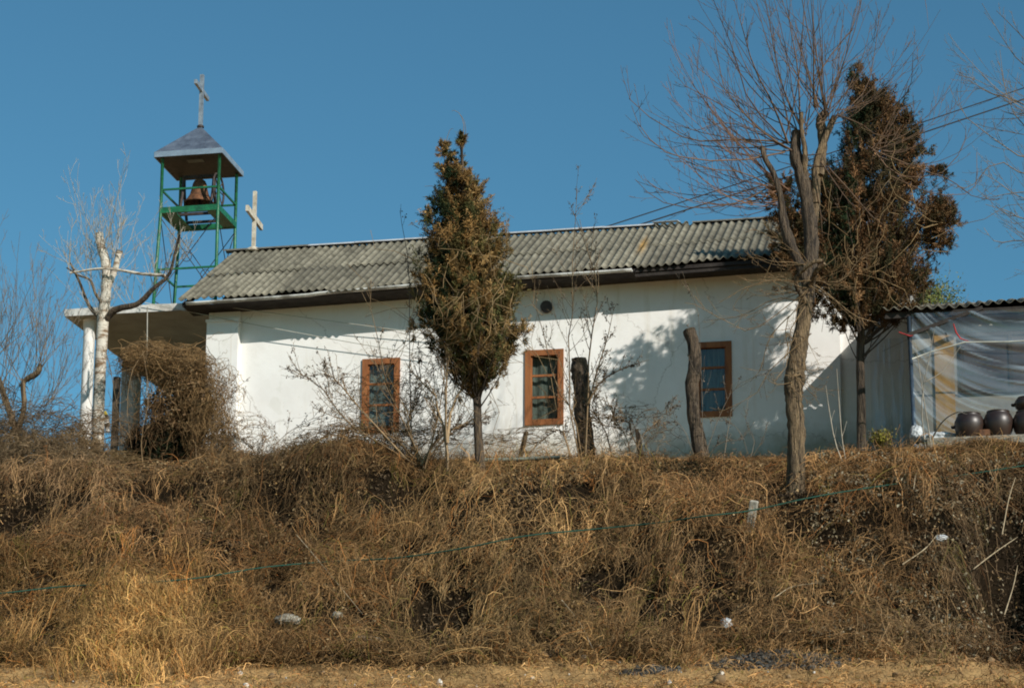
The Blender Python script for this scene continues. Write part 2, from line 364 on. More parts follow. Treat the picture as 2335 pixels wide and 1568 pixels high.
class Twigs:
    """collects branch paths of 8 points"""
    K = 8
    def __init__(s, seed): s.p = []; s.r = []; s.c = []; s.g = np.random.default_rng(seed)
    def path(s, pts, r0, r1, col):
        q = resample(pts, s.K) if len(pts) != s.K else np.array(pts, float)
        s.p.append(q); s.r.append(np.linspace(r0, r1, s.K)); s.c.append(col); return q
    def shoot(s, p0, d, L, r0, col, up=.25, jit=.12, kids=(6, 3), kl=.42, ang=.75, r1=.3):
        g = s.g; d = np.array(d, float); d /= np.linalg.norm(d); st = L / (s.K - 1); q = [np.array(p0, float)]; ds = [d]
        for i in range(s.K - 1):
            d = d + np.array([0, 0, up / (s.K - 1)]) * 2 + g.normal(size=3) * jit * .5; d /= np.linalg.norm(d)
            q.append(q[-1] + d * st); ds.append(d)
        s.p.append(np.array(q)); s.r.append(np.linspace(r0, r0 * r1, s.K)); s.c.append(col)
        s.kids(np.array(q), r0, L, col, up, jit, kids, kl, ang); return q
    def kids(s, q, r0, L, col, up, jit, kids, kl, ang):
        if not kids or kids[0] == 0: return
        g = s.g
        for j in range(kids[0]):
            u = g.uniform(.18, .97) * (len(q) - 1); i = int(u); f = u - i; i2 = min(i + 1, len(q) - 1)
            p = q[i] * (1 - f) + q[i2] * f; d = q[i2] - q[max(i2 - 1, 0)]; d = d / (np.linalg.norm(d) + 1e-9)
            side = np.cross(d, g.normal(size=3)); side /= np.linalg.norm(side) + 1e-9
            dd = d * math.cos(ang) + side * math.sin(ang) * g.uniform(.5, 1.2)
            s.shoot(p, dd, L * kl * g.uniform(.45, 1.15) * (1 - .45 * u / (len(q) - 1)), r0 * .55 * (1 - .4 * u / (len(q) - 1)), col, up, jit, kids[1:], kl, ang)
    def build(s, name, parent, material=None, sides=3, minr=.0028):
        r = np.maximum(np.array(s.r), minr)
        c = np.array(s.c) * s.g.uniform(.75, 1.25, (len(s.c), 1))
        v, f, cc = btubes(np.array(s.p), r, c, sides)
        return npmesh(name, v, f, cc, material or M['twig'], parent)
def limb(mb, rows, t0=None, n=10, k=14, knobs=.12, seed=0, cap=True):
    """rows (px,py,t,rpx): a limb traced as world points with world radii"""
    a = []
    for px, py, t, r in rows:
        p = F(px, py, t); a.append((*p, rad(p, r)))
    q = resample(a, k); mb.tube([Vector(x[:3]) for x in q], [max(.004, x[3]) for x in q], n, cap, knobs, seed)
    return q
def wp(rows): return [tuple(F(*r)) for r in rows]

# ================================================================== GROUND (one sheet)
def build_ground():
    s = np.concatenate([[-220, -150, -100, -60, -35, -20], np.arange(-14, 14.01, .12), [20, 35, 60, 100, 150, 220]])
    t = np.concatenate([[-400, -250, -150, -80, -40, -20, -10, -5, -2, -1], np.arange(0, 13.01, .12), [15, 18, 22, 26, 30, 34, 39, 45, 60, 90, 150]])
    S_, T_ = np.meshgrid(s, t, indexing='ij')
    z = tz(S_, T_)
    z = np.where(T_ < -6, z - (-T_ - 6) * .012, z)
    v = PA(S_, T_, z).reshape(-1, 3)
    n, m = S_.shape; idx = np.arange(n * m).reshape(n, m)
    f = np.stack([idx[:-1, :-1], idx[:-1, 1:], idx[1:, 1:], idx[1:, :-1]], -1).reshape(-1, 4)
    sv, tv = S_.ravel(), T_.ravel()
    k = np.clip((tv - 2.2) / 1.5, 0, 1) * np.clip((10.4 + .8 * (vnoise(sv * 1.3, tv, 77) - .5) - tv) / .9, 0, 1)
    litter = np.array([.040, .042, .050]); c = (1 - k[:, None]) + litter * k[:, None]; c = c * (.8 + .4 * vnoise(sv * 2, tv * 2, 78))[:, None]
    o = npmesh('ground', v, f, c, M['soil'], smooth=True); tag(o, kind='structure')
build_ground()

# ================================================================== CHURCH
sL, _ = SZ(467, 900, .18); sPil, _ = SZ(538, 900, .18); sR, _ = SZ(1915, 770, 0); sR2, _ = SZ(2082, 850, -.25)
zB = T(0, 0) - .05
EV = .64                                                    # eave overhang
e0 = SZ(430, 684, EV); e1 = SZ(1440, 608, EV)
def z_eave(s): return e0[1] + (e1[1] - e0[1]) * (s - e0[0]) / (e1[0] - e0[0])
TR = -2.6
r0 = SZ(515, 575, TR); r1 = SZ(1490, 516, TR)
def z_ridge(s): return r0[1] + (r1[1] - r0[1]) * (s - r0[0]) / (r1[0] - r0[0])
sG, _ = SZ(408, 680, EV)                                    # left gable edge
sRoofR, _ = SZ(1935, 600, EV)
church = thing('church', 'long white rendered church with grey corrugated roof and flat concrete porch', 'building', P((sL + sR) / 2, -2.5, zB))
TB = -5.4
WT = lambda s: z_eave(s) - .075
zt = min(WT(sL), WT(sR))
WIN = []
for (x0, y0, x1, y1) in ((825, 817, 911, 985), (1197, 797, 1285, 968), (1581, 779, 1669, 950)):
    a = SZ(x0, (y0 + y1) / 2, .02)[0]; b = SZ(x1, (y0 + y1) / 2, .02)[0]; c = SZ((x0 + x1) / 2, y1, .02)[1]; d = SZ((x0 + x1) / 2, y0, .02)[1]
    WIN.append((a, b, c, d))
mb = MB()
s_br = [sL + .02] + [q for w in WIN for q in (w[0] + .03, w[1] - .03)] + [sR]
zlo = zB - .8
def colm(a, b, z0, z1t):
    n = max(1, int((b - a) / .5)); xs = np.linspace(a, b, n + 1)
    for i in range(n):
        mb.quad(P(xs[i], 0, z0), P(xs[i + 1], 0, z0), P(xs[i + 1], 0, z1t or WT(xs[i + 1])), P(xs[i], 0, z1t or WT(xs[i])))
for i in range(len(s_br) - 1):
    if i % 2 == 0: colm(s_br[i], s_br[i + 1], zlo, None)
    else:
        w = WIN[i // 2]; colm(s_br[i], s_br[i + 1], zlo, w[2] + .03)
        n = 2; a, b = s_br[i], s_br[i + 1]
        mb.quad(P(a, 0, w[3] - .03), P(b, 0, w[3] - .03), P(b, 0, WT(b)), P(a, 0, WT(a)))
        z0, z1 = w[2] + .03, w[3] - .03
        mb.quad(P(a, 0, z0), P(a, -.22, z0), P(b, -.22, z0), P(b, 0, z0)); mb.quad(P(a, 0, z1), P(b, 0, z1), P(b, -.22, z1), P(a, -.22, z1))
        mb.quad(P(a, 0, z0), P(a, 0, z1), P(a, -.22, z1), P(a, -.22, z0)); mb.quad(P(b, 0, z0), P(b, -.22, z0), P(b, -.22, z1), P(b, 0, z1))
# gables and back
for s_ in (sL + .02, sR):
    zr_ = z_ridge(s_) - .12
    mb.add([P(s_, 0, zlo), P(s_, TB, zlo), P(s_, TB, WT(s_)), P(s_, TR, zr_), P(s_, 0, WT(s_))], [(0, 1, 2, 3, 4)])
mb.quad(P(sL + .02, TB, zlo), P(sR, TB, zlo), P(sR, TB, WT(sR)), P(sL + .02, TB, WT(sL)))
mb.build('wall', M['wall'], church)
# recessed end bay, right of the white corner
mb = MB(); zt2 = SZ(2015, 612, -.1)[1]
mb.boxw(sR + .002, sR2 + .02, -4.5, -.12, zlo, zt2); mb.boxw(sR + .002, sR2 + .04, -4.6, -.04, zt2, zt2 + .08)
mb.build('end_bay_wall', M['wall'], church)
# corner pilaster
mb = MB(); zc = SZ(500, 728, .18)[1]
mb.boxw(sL, sPil, -.05, .08, zlo, WT(sL) - .02); mb.boxw(sL - .004, sPil + .004, -.04, .18, zlo, zc - .05); mb.boxw(sL - .02, sPil + .02, -.04, .205, zc - .05, zc)
mb.build('corner_pilaster', M['wall'], church)
# wall vent
vs, vz = SZ(1246, 700, .03); mb = MB()
pts = [P(vs + .125 * math.cos(a), .0, vz + .115 * math.sin(a)) for a in np.linspace(0, 2 * math.pi, 20, endpoint=False)]
mb.tube([P(vs, -.01, vz), P(vs + .01, .10, vz - .01)], [.105, .112], 16); mb.build('wall_vent', M['darkiron'], church)

# roof: two rows of corrugated sheets, front slope, then the back slope
def roof_slope(s0, s1, tA, zA, tB, zB_, rows, seed, uext=0.0, amp=.026, per=.146, org=None, tint=1.0):
    """zA(s) ridge, zB_(s) eave"""
    rg = np.random.default_rng(seed); V = []; Fc = []; C = []; base = 0
    nw = int((s1 - s0) / per) * 10; xs = np.linspace(s0, s1, nw + 1)
    sheet = np.floor((xs - s0) / (per * 6.5)).astype(int)
    for r in range(rows):
        ua, ub = r / rows, (r + 1) / rows + (.035 if r < rows - 1 else uext)
        us = np.linspace(ua, ub, 9); U, X = np.meshgrid(us, xs, indexing='ij')
        jit = rg.normal(size=60) * .006; tone = rg.uniform(.80, 1.14, 60); tw = rg.normal(size=60) * .004; ltn = rg.normal(size=60) * .012
        uj = U + (ltn[sheet][None] * (U - ua) / (ub - ua))
        lift = (.020 * (U - ua) / (ub - ua) if r < rows - 1 else .004) + .001 * r
        zz = zA(X) * (1 - uj) + zB_(X) * uj + amp * np.cos(2 * math.pi * (X - s0) / per) + lift + jit[sheet][None] + tw[sheet][None] * (U - ua) * 4
        zz += .02 * np.sin(X * 1.3 + 2) * U
        tt = tA * (1 - uj) + tB * uj
        V.append(PA(X, tt, zz).reshape(-1, 3))
        n, m = U.shape; idx = base + np.arange(n * m).reshape(n, m)
        Fc.append(np.stack([idx[:-1, :-1], idx[1:, :-1], idx[1:, 1:], idx[:-1, 1:]], -1).reshape(-1, 4))
        c = (tone[sheet][None] * np.ones_like(U))[..., None] * np.array([1, 1, 1.])
        st = vnoise(X * 2.2, U * 2.0 + r * 7, seed + 9) ; c *= (.72 + .5 * st)[..., None]
        val = (.5 - .5 * np.cos(2 * math.pi * (X - s0) / per)); c *= (1 - .50 * val)[..., None]     # troughs painted darker so the ribs stand out
        C.append(c.reshape(-1, 3)); base += n * m
    return np.concatenate(V), np.concatenate(Fc), np.concatenate(C) * tint
v, f, c = roof_slope(sG, sRoofR, TR, z_ridge, EV + .02, z_eave, 2, 21)
lx, ly = proj(v); moss = np.exp(-((lx - 1466 - (560 - ly) * .45) / 8) ** 2 - ((ly - 560) / 15) ** 2)[:, None]
c = c * (1 - moss) + np.array([1.5, .95, .35]) * moss
sx = (v - np.array(O)) @ np.array(W)
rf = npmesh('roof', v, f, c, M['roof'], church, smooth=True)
so = rf.modifiers.new('thick', 'SOLIDIFY'); so.thickness = .008; so.offset = -1
zb2 = lambda s: z_eave(s) - .0
v, f, c = roof_slope(sG, sRoofR, TR, lambda s: z_ridge(s) - .012 + np.where((s > SZ(1495, 515, TR)[0]) & (s < SZ(1570, 515, TR)[0]), .05, 0), TB - .4, zb2, 2, 35)
rb = npmesh('back_roof_slope', v, f[:, ::-1], c, M['roof'], church, smooth=True)
so = rb.modifiers.new('thick', 'SOLIDIFY'); so.thickness = .008; so.offset = 1
# ridge caps
def ridge_cap(name, pa, pb, m, wdt=.13, lift=.05, drop=.045):
    mb = MB(); a = SZ(pa, 560, TR)[0]; b = SZ(pb, 560, TR)[0]
    xs = np.linspace(a, b, max(2, int((b - a) / .9) + 1))
    for i in range(len(xs) - 1):
        k = .004 * (i % 3); x0, x1 = xs[i], xs[i + 1] + .03; g = lambda s, t, dz: P(s, t, z_ridge(s) + dz + k)
        prof = [(TR + wdt, lift - drop - .02), (TR + wdt, lift - drop), (TR + .02, lift), (TR - .02, lift), (TR - wdt, lift - drop)]
        for (ta, da), (tb, db) in zip(prof[:-1], prof[1:]):
            mb.quad(g(x0, ta, da), g(x1, ta, da), g(x1, tb, db), g(x0, tb, db))
    return mb.build(name, m, church)
ridge_cap('ridge_tile', 513, 703, M['ridge_old'], .12, .055)
ridge_cap('ridge_capping', 700, 1492, M['ridge'], .10, .052, .035)
ridge_cap('ridge_capping', 1580, 1930, M['ridge_old'], .10, .05, .035)
mb = MB(); A_ = F(1490, 517, TR + .15); B_ = F(1548, 527, TR + .35)
mb.bar(P(*ST(A_), z_ridge(ST(A_)[0]) + .02), P(*ST(B_), z_ridge(ST(B_)[0]) - .045), .11, .012); lo = mb.build('loose_capping', M['ridge'], church); tag(lo, 'loose ridge strip slipped down the roof')
# gutter, fascia, soffit
mb = MB(); ga = SZ(424, 690, EV + .06)[0]; gb = SZ(1441, 612, EV + .06)[0]
xs = np.linspace(ga, gb, 40); K = 9
vs = []; fs = []
for i, x in enumerate(xs):
    zz = z_eave(x) - .055 - .012 * math.sin((x - ga) * .9) - (.015 if x < ga + 2.5 else 0)
    for k in range(K):
        a = math.pi + math.pi * k / (K - 1); vs.append(P(x, EV + .035 + .05 * math.cos(a), zz + .05 * math.sin(a) + .01))
for i in range(len(xs) - 1):
    for k in range(K - 1): fs.append((i * K + k, (i + 1) * K + k, (i + 1) * K + k + 1, i * K + k + 1))
mb.add(vs, fs, smooth=True); g_ = mb.build('gutter', M['gutter'], church); so = g_.modifiers.new('t', 'SOLIDIFY'); so.thickness = .004
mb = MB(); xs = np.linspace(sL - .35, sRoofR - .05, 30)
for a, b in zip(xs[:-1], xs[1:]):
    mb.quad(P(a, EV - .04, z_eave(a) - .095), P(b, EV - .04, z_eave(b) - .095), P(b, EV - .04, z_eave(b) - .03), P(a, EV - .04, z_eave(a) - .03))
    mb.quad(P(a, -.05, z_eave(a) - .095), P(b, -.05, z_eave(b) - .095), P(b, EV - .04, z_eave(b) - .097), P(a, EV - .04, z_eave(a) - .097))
xs = np.linspace(SZ(1447, 610, EV)[0], sRoofR - .05, 12)  # extra dark strip added for the shaded void under the right eave
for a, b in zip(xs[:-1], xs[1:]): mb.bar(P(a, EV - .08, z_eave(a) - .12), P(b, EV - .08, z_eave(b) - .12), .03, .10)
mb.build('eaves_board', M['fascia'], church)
mb = MB()                                                   # barge board on the left gable
mb.bar(P(sG + .1, EV - .06, z_eave(sG) - .07), P(sG + .1, TR, z_ridge(sG) - .09), .03, .10); mb.bar(P(sG + .1, TB - .3, z_eave(sG) - .07), P(sG + .1, TR, z_ridge(sG) - .09), .03, .10)
mb.build('barge_board', M['fascia'], church)

def window(w, i):
    a, b, z0, z1 = w; fw = .105; dz = z1 - z0
    m1 = MB()
    m1.boxw(a, a + fw, -.06, .035, z0, z1); m1.boxw(b - fw, b, -.06, .035, z0, z1)
    m1.boxw(a + fw, b - fw, -.06, .032, z1 - fw, z1); m1.boxw(a + fw, b - fw, -.06, .032, z0, z0 + fw)
    fr = m1.build('window', M['frame'], church)
    m2 = MB(); h = (dz - 2 * fw)
    for k in (.31, .65): m2.boxw(a + fw, b - fw, -.045, -.008, z1 - fw - h * k - .02, z1 - fw - h * k + .02)
    m2.boxw(a + fw, a + fw + .022, -.045, -.006, z0 + fw, z1 - fw); m2.boxw(b - fw - .022, b - fw, -.045, -.006, z0 + fw, z1 - fw)
    m2.build('glazing_bars', M['frame'], fr)
    m3 = MB(); m3.quad(P(a + fw, -.03, z0 + fw), P(b - fw, -.03, z0 + fw), P(b - fw, -.03, z1 - fw), P(a + fw, -.03, z1 - fw)); m3.build('pane', M['glass'], fr)
    n = 40; xs = np.linspace(a + .01, b - .01, n); v = []; fs = []
    for k, x in enumerate(xs):
        tt = -.14 + .008 * math.sin(k * .9 + i + 1.5 * math.sin(k * .23)) + .010 * math.sin(k * .37 + i * 2)
        v += [P(x, tt, z0), P(x, tt - .01, z1)]
    for k in range(n - 1): fs.append((2 * k, 2 * k + 2, 2 * k + 3, 2 * k + 1))
    m4 = MB(); m4.add(v, fs, smooth=True); m4.build('curtain', M['curtain'], fr)
for i, w in enumerate(WIN): window(w, i)

# porch
cz0 = SZ(147, 721, .22)[1]; cz1 = SZ(147, 705, .22)[1]; cs = SZ(147, 712, .22)[0]
mb = MB(); CT = -5.6
n = 24; xs = np.linspace(cs, sL + .0, n)
def edge(x): return .02 * (vnoise(np.array([x * 3.1]), np.array([2.]), 8)[0] - .5)
for a, b in zip(xs[:-1], xs[1:]):
    mb.quad(P(a, .22, cz0), P(b, .22, cz0), P(b, .22, cz1 + edge(b)), P(a, .22, cz1 + edge(a)))
    mb.quad(P(a, .22, cz1 + edge(a)), P(b, .22, cz1 + edge(b)), P(b, CT, cz1), P(a, CT, cz1))
mb.quad(P(cs, .22, cz0), P(cs, .22, cz1), P(cs, CT, cz1), P(cs, CT, cz0)); mb.quad(P(cs, CT, cz0), P(cs, CT, cz1), P(sL, CT, cz1), P(sL, CT, cz0))
porch = mb.build('porch_canopy', M['concrete'], church)
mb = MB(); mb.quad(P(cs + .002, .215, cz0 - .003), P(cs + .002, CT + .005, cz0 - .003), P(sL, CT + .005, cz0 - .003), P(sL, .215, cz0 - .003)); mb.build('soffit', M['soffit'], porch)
c1s, _ = SZ(202, 800, -.1); mb = MB(); p1 = P(c1s, -.1, 0)
mb.tube([Vector((p1.x, p1.y, zB - 1.4)), Vector((p1.x, p1.y, zB + 1)), Vector((p1.x, p1.y, cz0 - .25)), Vector((p1.x, p1.y, cz0))], [.115, .112, .11, .125], 20, seed=3); mb.build('porch_column', M['column'], church)
c2s, _ = SZ(298, 900, -3.0); mb = MB()
mb.boxw(c2s - .165, c2s + .165, -3.16, -2.84, zB - 1.2, cz0 - .004)
o = mb.build('porch_column', M['cement'], church); tag(o, 'square bluish cement pillar at the back of the porch')
o.modifiers.new('b', 'BEVEL').width = .03
mb = MB(); mb.boxw(sL - 2.6, sL, -5.5, -.2, zB - 1.5, zB + .12); mb.build('porch_floor', M['concrete'], church)

# cross on the ridge
q0 = SZ(578, 571, TR); qt = SZ(577, 437, TR)[1]; cb = P(q0[0], TR, z_ridge(q0[0]) + .03)
rc = thing('roof_cross', 'white painted wooden cross with tan arms standing on the church ridge', 'cross', cb)
mb = MB(); mb.bar(cb, Vector((cb.x, cb.y, qt)), .07, .065, up=N); mb.build('upright', M['cross_paint'], rc)
ca = SZ(577, 497, TR)[1]; mb = MB(); mid = Vector((cb.x, cb.y, ca)); dd = (N * .99 + W * .06).normalized()
mb.bar(mid + dd * .60, mid - dd * .60, .06, .12); mb.build('arm', M['cross_paint'], rc)
mb = MB(); mb.lathe(cb - Vector((0, 0, .06)), [(.001, 0), (.17, 0), (.15, .05), (.08, .09), (.001, .10)], 14); mb.build('mortar_base', M['cross_paint'], rc)

# ================================================================== BELL TOWER
tf = -2.35
fl = SZ(367, 470, tf)[0]; fr_ = SZ(497, 470, tf)[0]; tb = tf - 1.12
zR = SZ(497, 343, tf)[1]; zr1 = SZ(497, 425, tf)[1]; zp1 = SZ(497, 466, tf)[1]; zp0 = SZ(497, 479, tf)[1]; zlow = SZ(402, 613, tf)[1]
tower = thing('bell_tower', 'green steel bell tower with grey pyramid roof and metal cross on the porch roof', 'bell tower', P((fl + fr_) / 2, (tf + tb) / 2, cz1))
CN = {('l', 'f'): (fl, tf), ('r', 'f'): (fr_, tf), ('l', 'b'): (fl, tb), ('r', 'b'): (fr_, tb)}
def post(key, z):
    s, t = CN[key]; k = max(0, (zp0 - z) / (zp0 - cz1)); o = .11 * k
    return P(s + (-o if key[0] == 'l' else o * .2), t + (o * .3 if key[1] == 'f' else -o * .3), z)
for k in CN:
    mb = MB(); r = .034
    mb.tube([post(k, cz1 - .01), post(k, zp0), post(k, zR)], [r, r, r], 10); mb.build('post', M['green'], tower)
def rails(z, w, h=None, which='frlb'):
    e = {'f': (('l', 'f'), ('r', 'f')), 'b': (('l', 'b'), ('r', 'b')), 'l': (('l', 'f'), ('l', 'b')), 'r': (('r', 'f'), ('r', 'b'))}
    for k in which:
        mb = MB(); a, b = e[k]; mb.bar(post(a, z), post(b, z), w, h); mb.build('rail', M['green'], tower)
rails(zr1, .035); rails(zlow, .035); rails(zR - .03, .04)
mb = MB()
for a, b in ((('l', 'f'), ('r', 'f')), (('l', 'b'), ('r', 'b')), (('l', 'f'), ('l', 'b')), (('r', 'f'), ('r', 'b'))):
    A_ = post(a, (zp0 + zp1) / 2); B_ = post(b, (zp0 + zp1) / 2); mb.bar(A_, B_, .06, zp1 - zp0)
mb.boxw(fl - .02, fl + .30, tb, tf, zp0 + .01, zp0 + .035); mb.boxw(fr_ - .24, fr_ + .02, tb, tf, zp0 + .01, zp0 + .035)
mb.build('platform', M['green'], tower)
mb = MB(); bt = (tf + tb) / 2                                 # bearers under the bell
mb.bar(P(fl, tf - .33, zp0 + .07), P(fr_, tf - .33, zp0 + .07), .05); mb.bar(P(fl, tb + .3, zp0 + .07), P(fr_, tb + .3, zp0 + .07), .05); mb.build('bearers', M['darkiron'], tower)
mb = MB()                                                   # wire cross bracing with rings
zc_ = lambda f: cz1 + (zp0 - cz1) * f
for a, b in ((('l', 'f'), ('r', 'f')), (('l', 'b'), ('r', 'b')), (('l', 'f'), ('l', 'b')), (('r', 'f'), ('r', 'b'))):
    for u, w_ in ((a, b), (b, a)):
        mb.tube([post(u, zc_(.97)), post(w_, zc_(.34))], [.009, .009], 5); mb.tube([post(u, zc_(.33)), post(w_, zc_(.02))], [.009, .009], 5)
    c_ = (post(a, zc_(.655)) + post(b, zc_(.655))) / 2; ax = (post(b, zc_(.5)) - post(a, zc_(.5))).normalized()
    ring = [c_ + (ax * math.cos(q) + UP * math.sin(q)) * .10 for q in np.linspace(0, 2 * math.pi, 15)]
    mb.tube(ring, [.008] * 15, 5, cap=False)
mb.build('wire_bracing', M['darkiron'], tower)
# roof
ov = .13; zE0 = SZ(500, 349, tf + ov)[1]; zE1 = SZ(500, 337, tf + ov)[1]
ra, rb_, ta, tb_ = fl - ov, fr_ + ov * .75, tf + ov, tb - ov
ac = P((ra + rb_) / 2, (ta + tb_) / 2, 0); zA = SZ(452, 288, (ta + tb_) / 2)[1]; apex = Vector((ac.x, ac.y, zA))
co = [P(ra, ta, zE1), P(rb_, ta, zE1), P(rb_, tb_, zE1), P(ra, tb_, zE1)]; cl_ = [Vector((p.x, p.y, zE0)) for p in co]
mb = MB()
for i in range(4):
    j = (i + 1) % 4; mb.add([co[i], co[j], apex], [(0, 1, 2)])
tr = mb.build('tower_roof', M['zinc'], tower)
mb = MB()
for i in range(4): mb.bar((co[i] + cl_[i]) / 2, (co[(i + 1) % 4] + cl_[(i + 1) % 4]) / 2, .02, zE1 - zE0)
mb.build('roof_edge', M['zinc_edge'], tr)
mb = MB(); mb.add([p + UP * .01 for p in cl_], [(0, 1, 2, 3)])
mb.build('ceiling', M['darkiron'], tr)
mb = MB(); c_ = P(fl + .62, tf - .22, zE0 + .002); mb.add([c_ - W * .17 - N * .09, c_ + W * .17 - N * .09, c_ + W * .17 + N * .09, c_ - W * .17 + N * .09], [(0, 1, 2, 3)]); mb.build('ceiling_panel', M['plaster_grey'], tr)
# cross on the tower
zt_ = SZ(452, 172, (ta + tb_) / 2)[1]; za_ = SZ(450, 207, (ta + tb_) / 2)[1]
mb = MB(); mb.bar(apex - UP * .05, Vector((apex.x, apex.y, zt_)), .075, .075, up=N); cr = mb.build('cross', M['cross_metal'], tower)
mb = MB(); mid = Vector((apex.x, apex.y, za_)); mb.bar(mid + dd * .48, mid - dd * .48, .06, .085); mb.build('arm', M['cross_metal'], cr)
mb = MB(); mb.lathe(apex - UP * .035, [(.07, 0), (.075, .03), (.05, .05), (.045, .05)], 12); mb.build('collar', M['darkiron'], cr)

# bell with its stand and wheel
bc = P(fl + .72, bt, zp0 + .10); bs_ = SZ(455, 440, bt)[0]; bc = P(bs_, bt, zp0 + .10)
bell = thing('church_bell', 'rusty orange bell with iron stand and spoked wheel inside the green tower', 'bell', bc)
zb0 = SZ(455, 466, bt)[1]; bh = SZ(455, 409, bt)[1] - zb0
mb = MB(); bb = Vector((bc.x, bc.y, zb0)); Rb = .31
mb.lathe(bb, [(Rb * .90, .02), (Rb, 0), (Rb * .97, bh * .06), (Rb * .80, bh * .20), (Rb * .62, bh * .38), (Rb * .52, bh * .60), (Rb * .46, bh * .80), (Rb * .36, bh * .92), (.05, bh)], 26); mb.build('bell_body', M['rust'], bell)
mb = MB(); mb.lathe(bb, [(.02, bh * .5), (.03, .0), (.05, -.05), (.02, -.08), (.001, -.08)], 10); mb.build('clapper', M['darkiron'], bell)
mb = MB(); zy = zb0 + bh + .05
mb.bar(P(bs_ - .36, bt, zy), P(bs_ + .40, bt, zy), .07, .07); mb.tube([bb + UP * bh * .95, bb + UP * (bh + .07)], [.05, .06], 10); mb.build('yoke', M['darkiron'], bell)
for sg in (-.34, .30):
    mb = MB()
    for q in (-1, 1):
        arc = [P(bs_ + sg, bt + q * (.02 + .26 * (1 - math.cos(u))), zy - (zy - zp0 - .1) * (u / 1.4)) for u in np.linspace(0, 1.4, 8)]
        mb.tube(arc, [.032] * 8, 8)
    mb.build('bell_stand', M['darkiron'], bell)
mb = MB(); ws = bs_ + .40; wc = P(ws, bt, zb0 + bh * .52); RW = .34
ring = [P(ws, bt + RW * math.cos(q), wc.z + RW * math.sin(q)) for q in np.linspace(0, 2 * math.pi, 33)]
mb.tube(ring, [.022] * 33, 7, cap=False)
for q in np.linspace(0, math.pi, 4, endpoint=False):
    mb.tube([P(ws, bt + RW * math.cos(q), wc.z + RW * math.sin(q)), P(ws, bt - RW * math.cos(q), wc.z - RW * math.sin(q))], [.012, .012], 5)
mb.build('bell_wheel', M['darkiron'], bell)

# ================================================================== ANNEX on the right
AT = 2.8; aE = 3.15
az = SZ(2200, 697, aE)[1]; azw = SZ(2040, 690, 0)[1]; as0 = SZ(2013, 705, aE)[0]; aw0 = SZ(2077, 850, AT)[0]; aR = aw0 + 6; 
annex = thing('annex_building', 'low grey annex with sloping corrugated roof behind clear plastic sheeting', 'building', P(aw0 + 2, 1.5, T(aw0, 2.8)))
zg = T(aw0, AT) - .4
mb = MB(); dz_ = az - .02; mb.quad(P(aw0 - .3, -.15, zg), P(aR, -.15, zg), P(aR, -.15, azw - .02), P(aw0 - .3, -.15, azw - .02))
mb.quad(P(aw0, AT, zg), P(aR, AT, zg), P(aR, AT, dz_), P(aw0, AT, dz_)); mb.add([P(aw0, AT, zg), P(aw0, AT, dz_), P(aw0, 0, azw - .2), P(aw0, 0, zg)], [(0, 1, 2, 3)])
mb.quad(P(aR, AT, zg), P(aR, 0, zg), P(aR, 0, azw - .2), P(aR, AT, dz_)); mb.build('wall', M['plaster_grey'], annex)
sAr = lambda s: azw + 0 * s; sAe = lambda s: az + .012 * np.sin(np.asarray(s) * 3)
v, f, c = roof_slope(as0, aR + .2, -.2, sAr, aE + .03, sAe, 2, 51, amp=.03, per=.175, tint=.8)
rr_ = npmesh('roof', v, f, c, M['roof'], annex, smooth=True); so = rr_.modifiers.new('t', 'SOLIDIFY'); so.thickness = .01; so.offset = -1
mb = MB(); mb.boxw(as0 + .03, aR, aE - .12, aE - .03, az - .14, az - .045); mb.build('eaves_board', M['fascia'], annex)
mb = MB()
for x in np.arange(as0 + .1, aR, .75): mb.bar(P(x, aE - .05, az - .09), P(x, .05, azw - .13), .06, .09)
mb.build('rafters', M['fascia'], annex)
# dark window and ochre door board in the annex wall
a, z1_ = SZ(2188, 762, AT); z0_ = SZ(2188, 900, AT)[1]; b = SZ(2420, 800, AT)[0]
mb = MB(); mb.boxw(a, b, AT - .02, AT + .03, z0_, z1_); mb.boxw(a + .06, b - .06, AT + .03, AT + .034, z0_ + .06, z1_ - .06); w_ = MB()
wf = MB(); wf.boxw(a, a + .06, AT + .002, AT + .05, z0_, z1_); wf.boxw(b - .06, b, AT + .002, AT + .05, z0_, z1_); wf.boxw(a + .06, b - .06, AT + .002, AT + .048, z1_ - .06, z1_); wf.boxw(a + .06, b - .06, AT + .002, AT + .048, z0_, z0_ + .06); wf.boxw((a + b) / 2 - .03, (a + b) / 2 + .03, AT + .002, AT + .046, z0_ + .06, z1_ - .06)
wfo = wf.build('window', M['fascia'], annex)
pn = MB(); pn.quad(P(a + .06, AT + .02, z0_ + .06), P(b - .06, AT + .02, z0_ + .06), P(b - .06, AT + .02, z1_ - .06), P(a + .06, AT + .02, z1_ - .06)); pn.build('pane', M['jar'], wfo)
a, b = SZ(2133, 900, AT)[0], SZ(2178, 900, AT)[0]; mb = MB(); mb.boxw(a, b, AT + .004, AT + .04, zg + .1, SZ(2150, 760, AT)[1]); mb.build('door', M['plank'], annex)

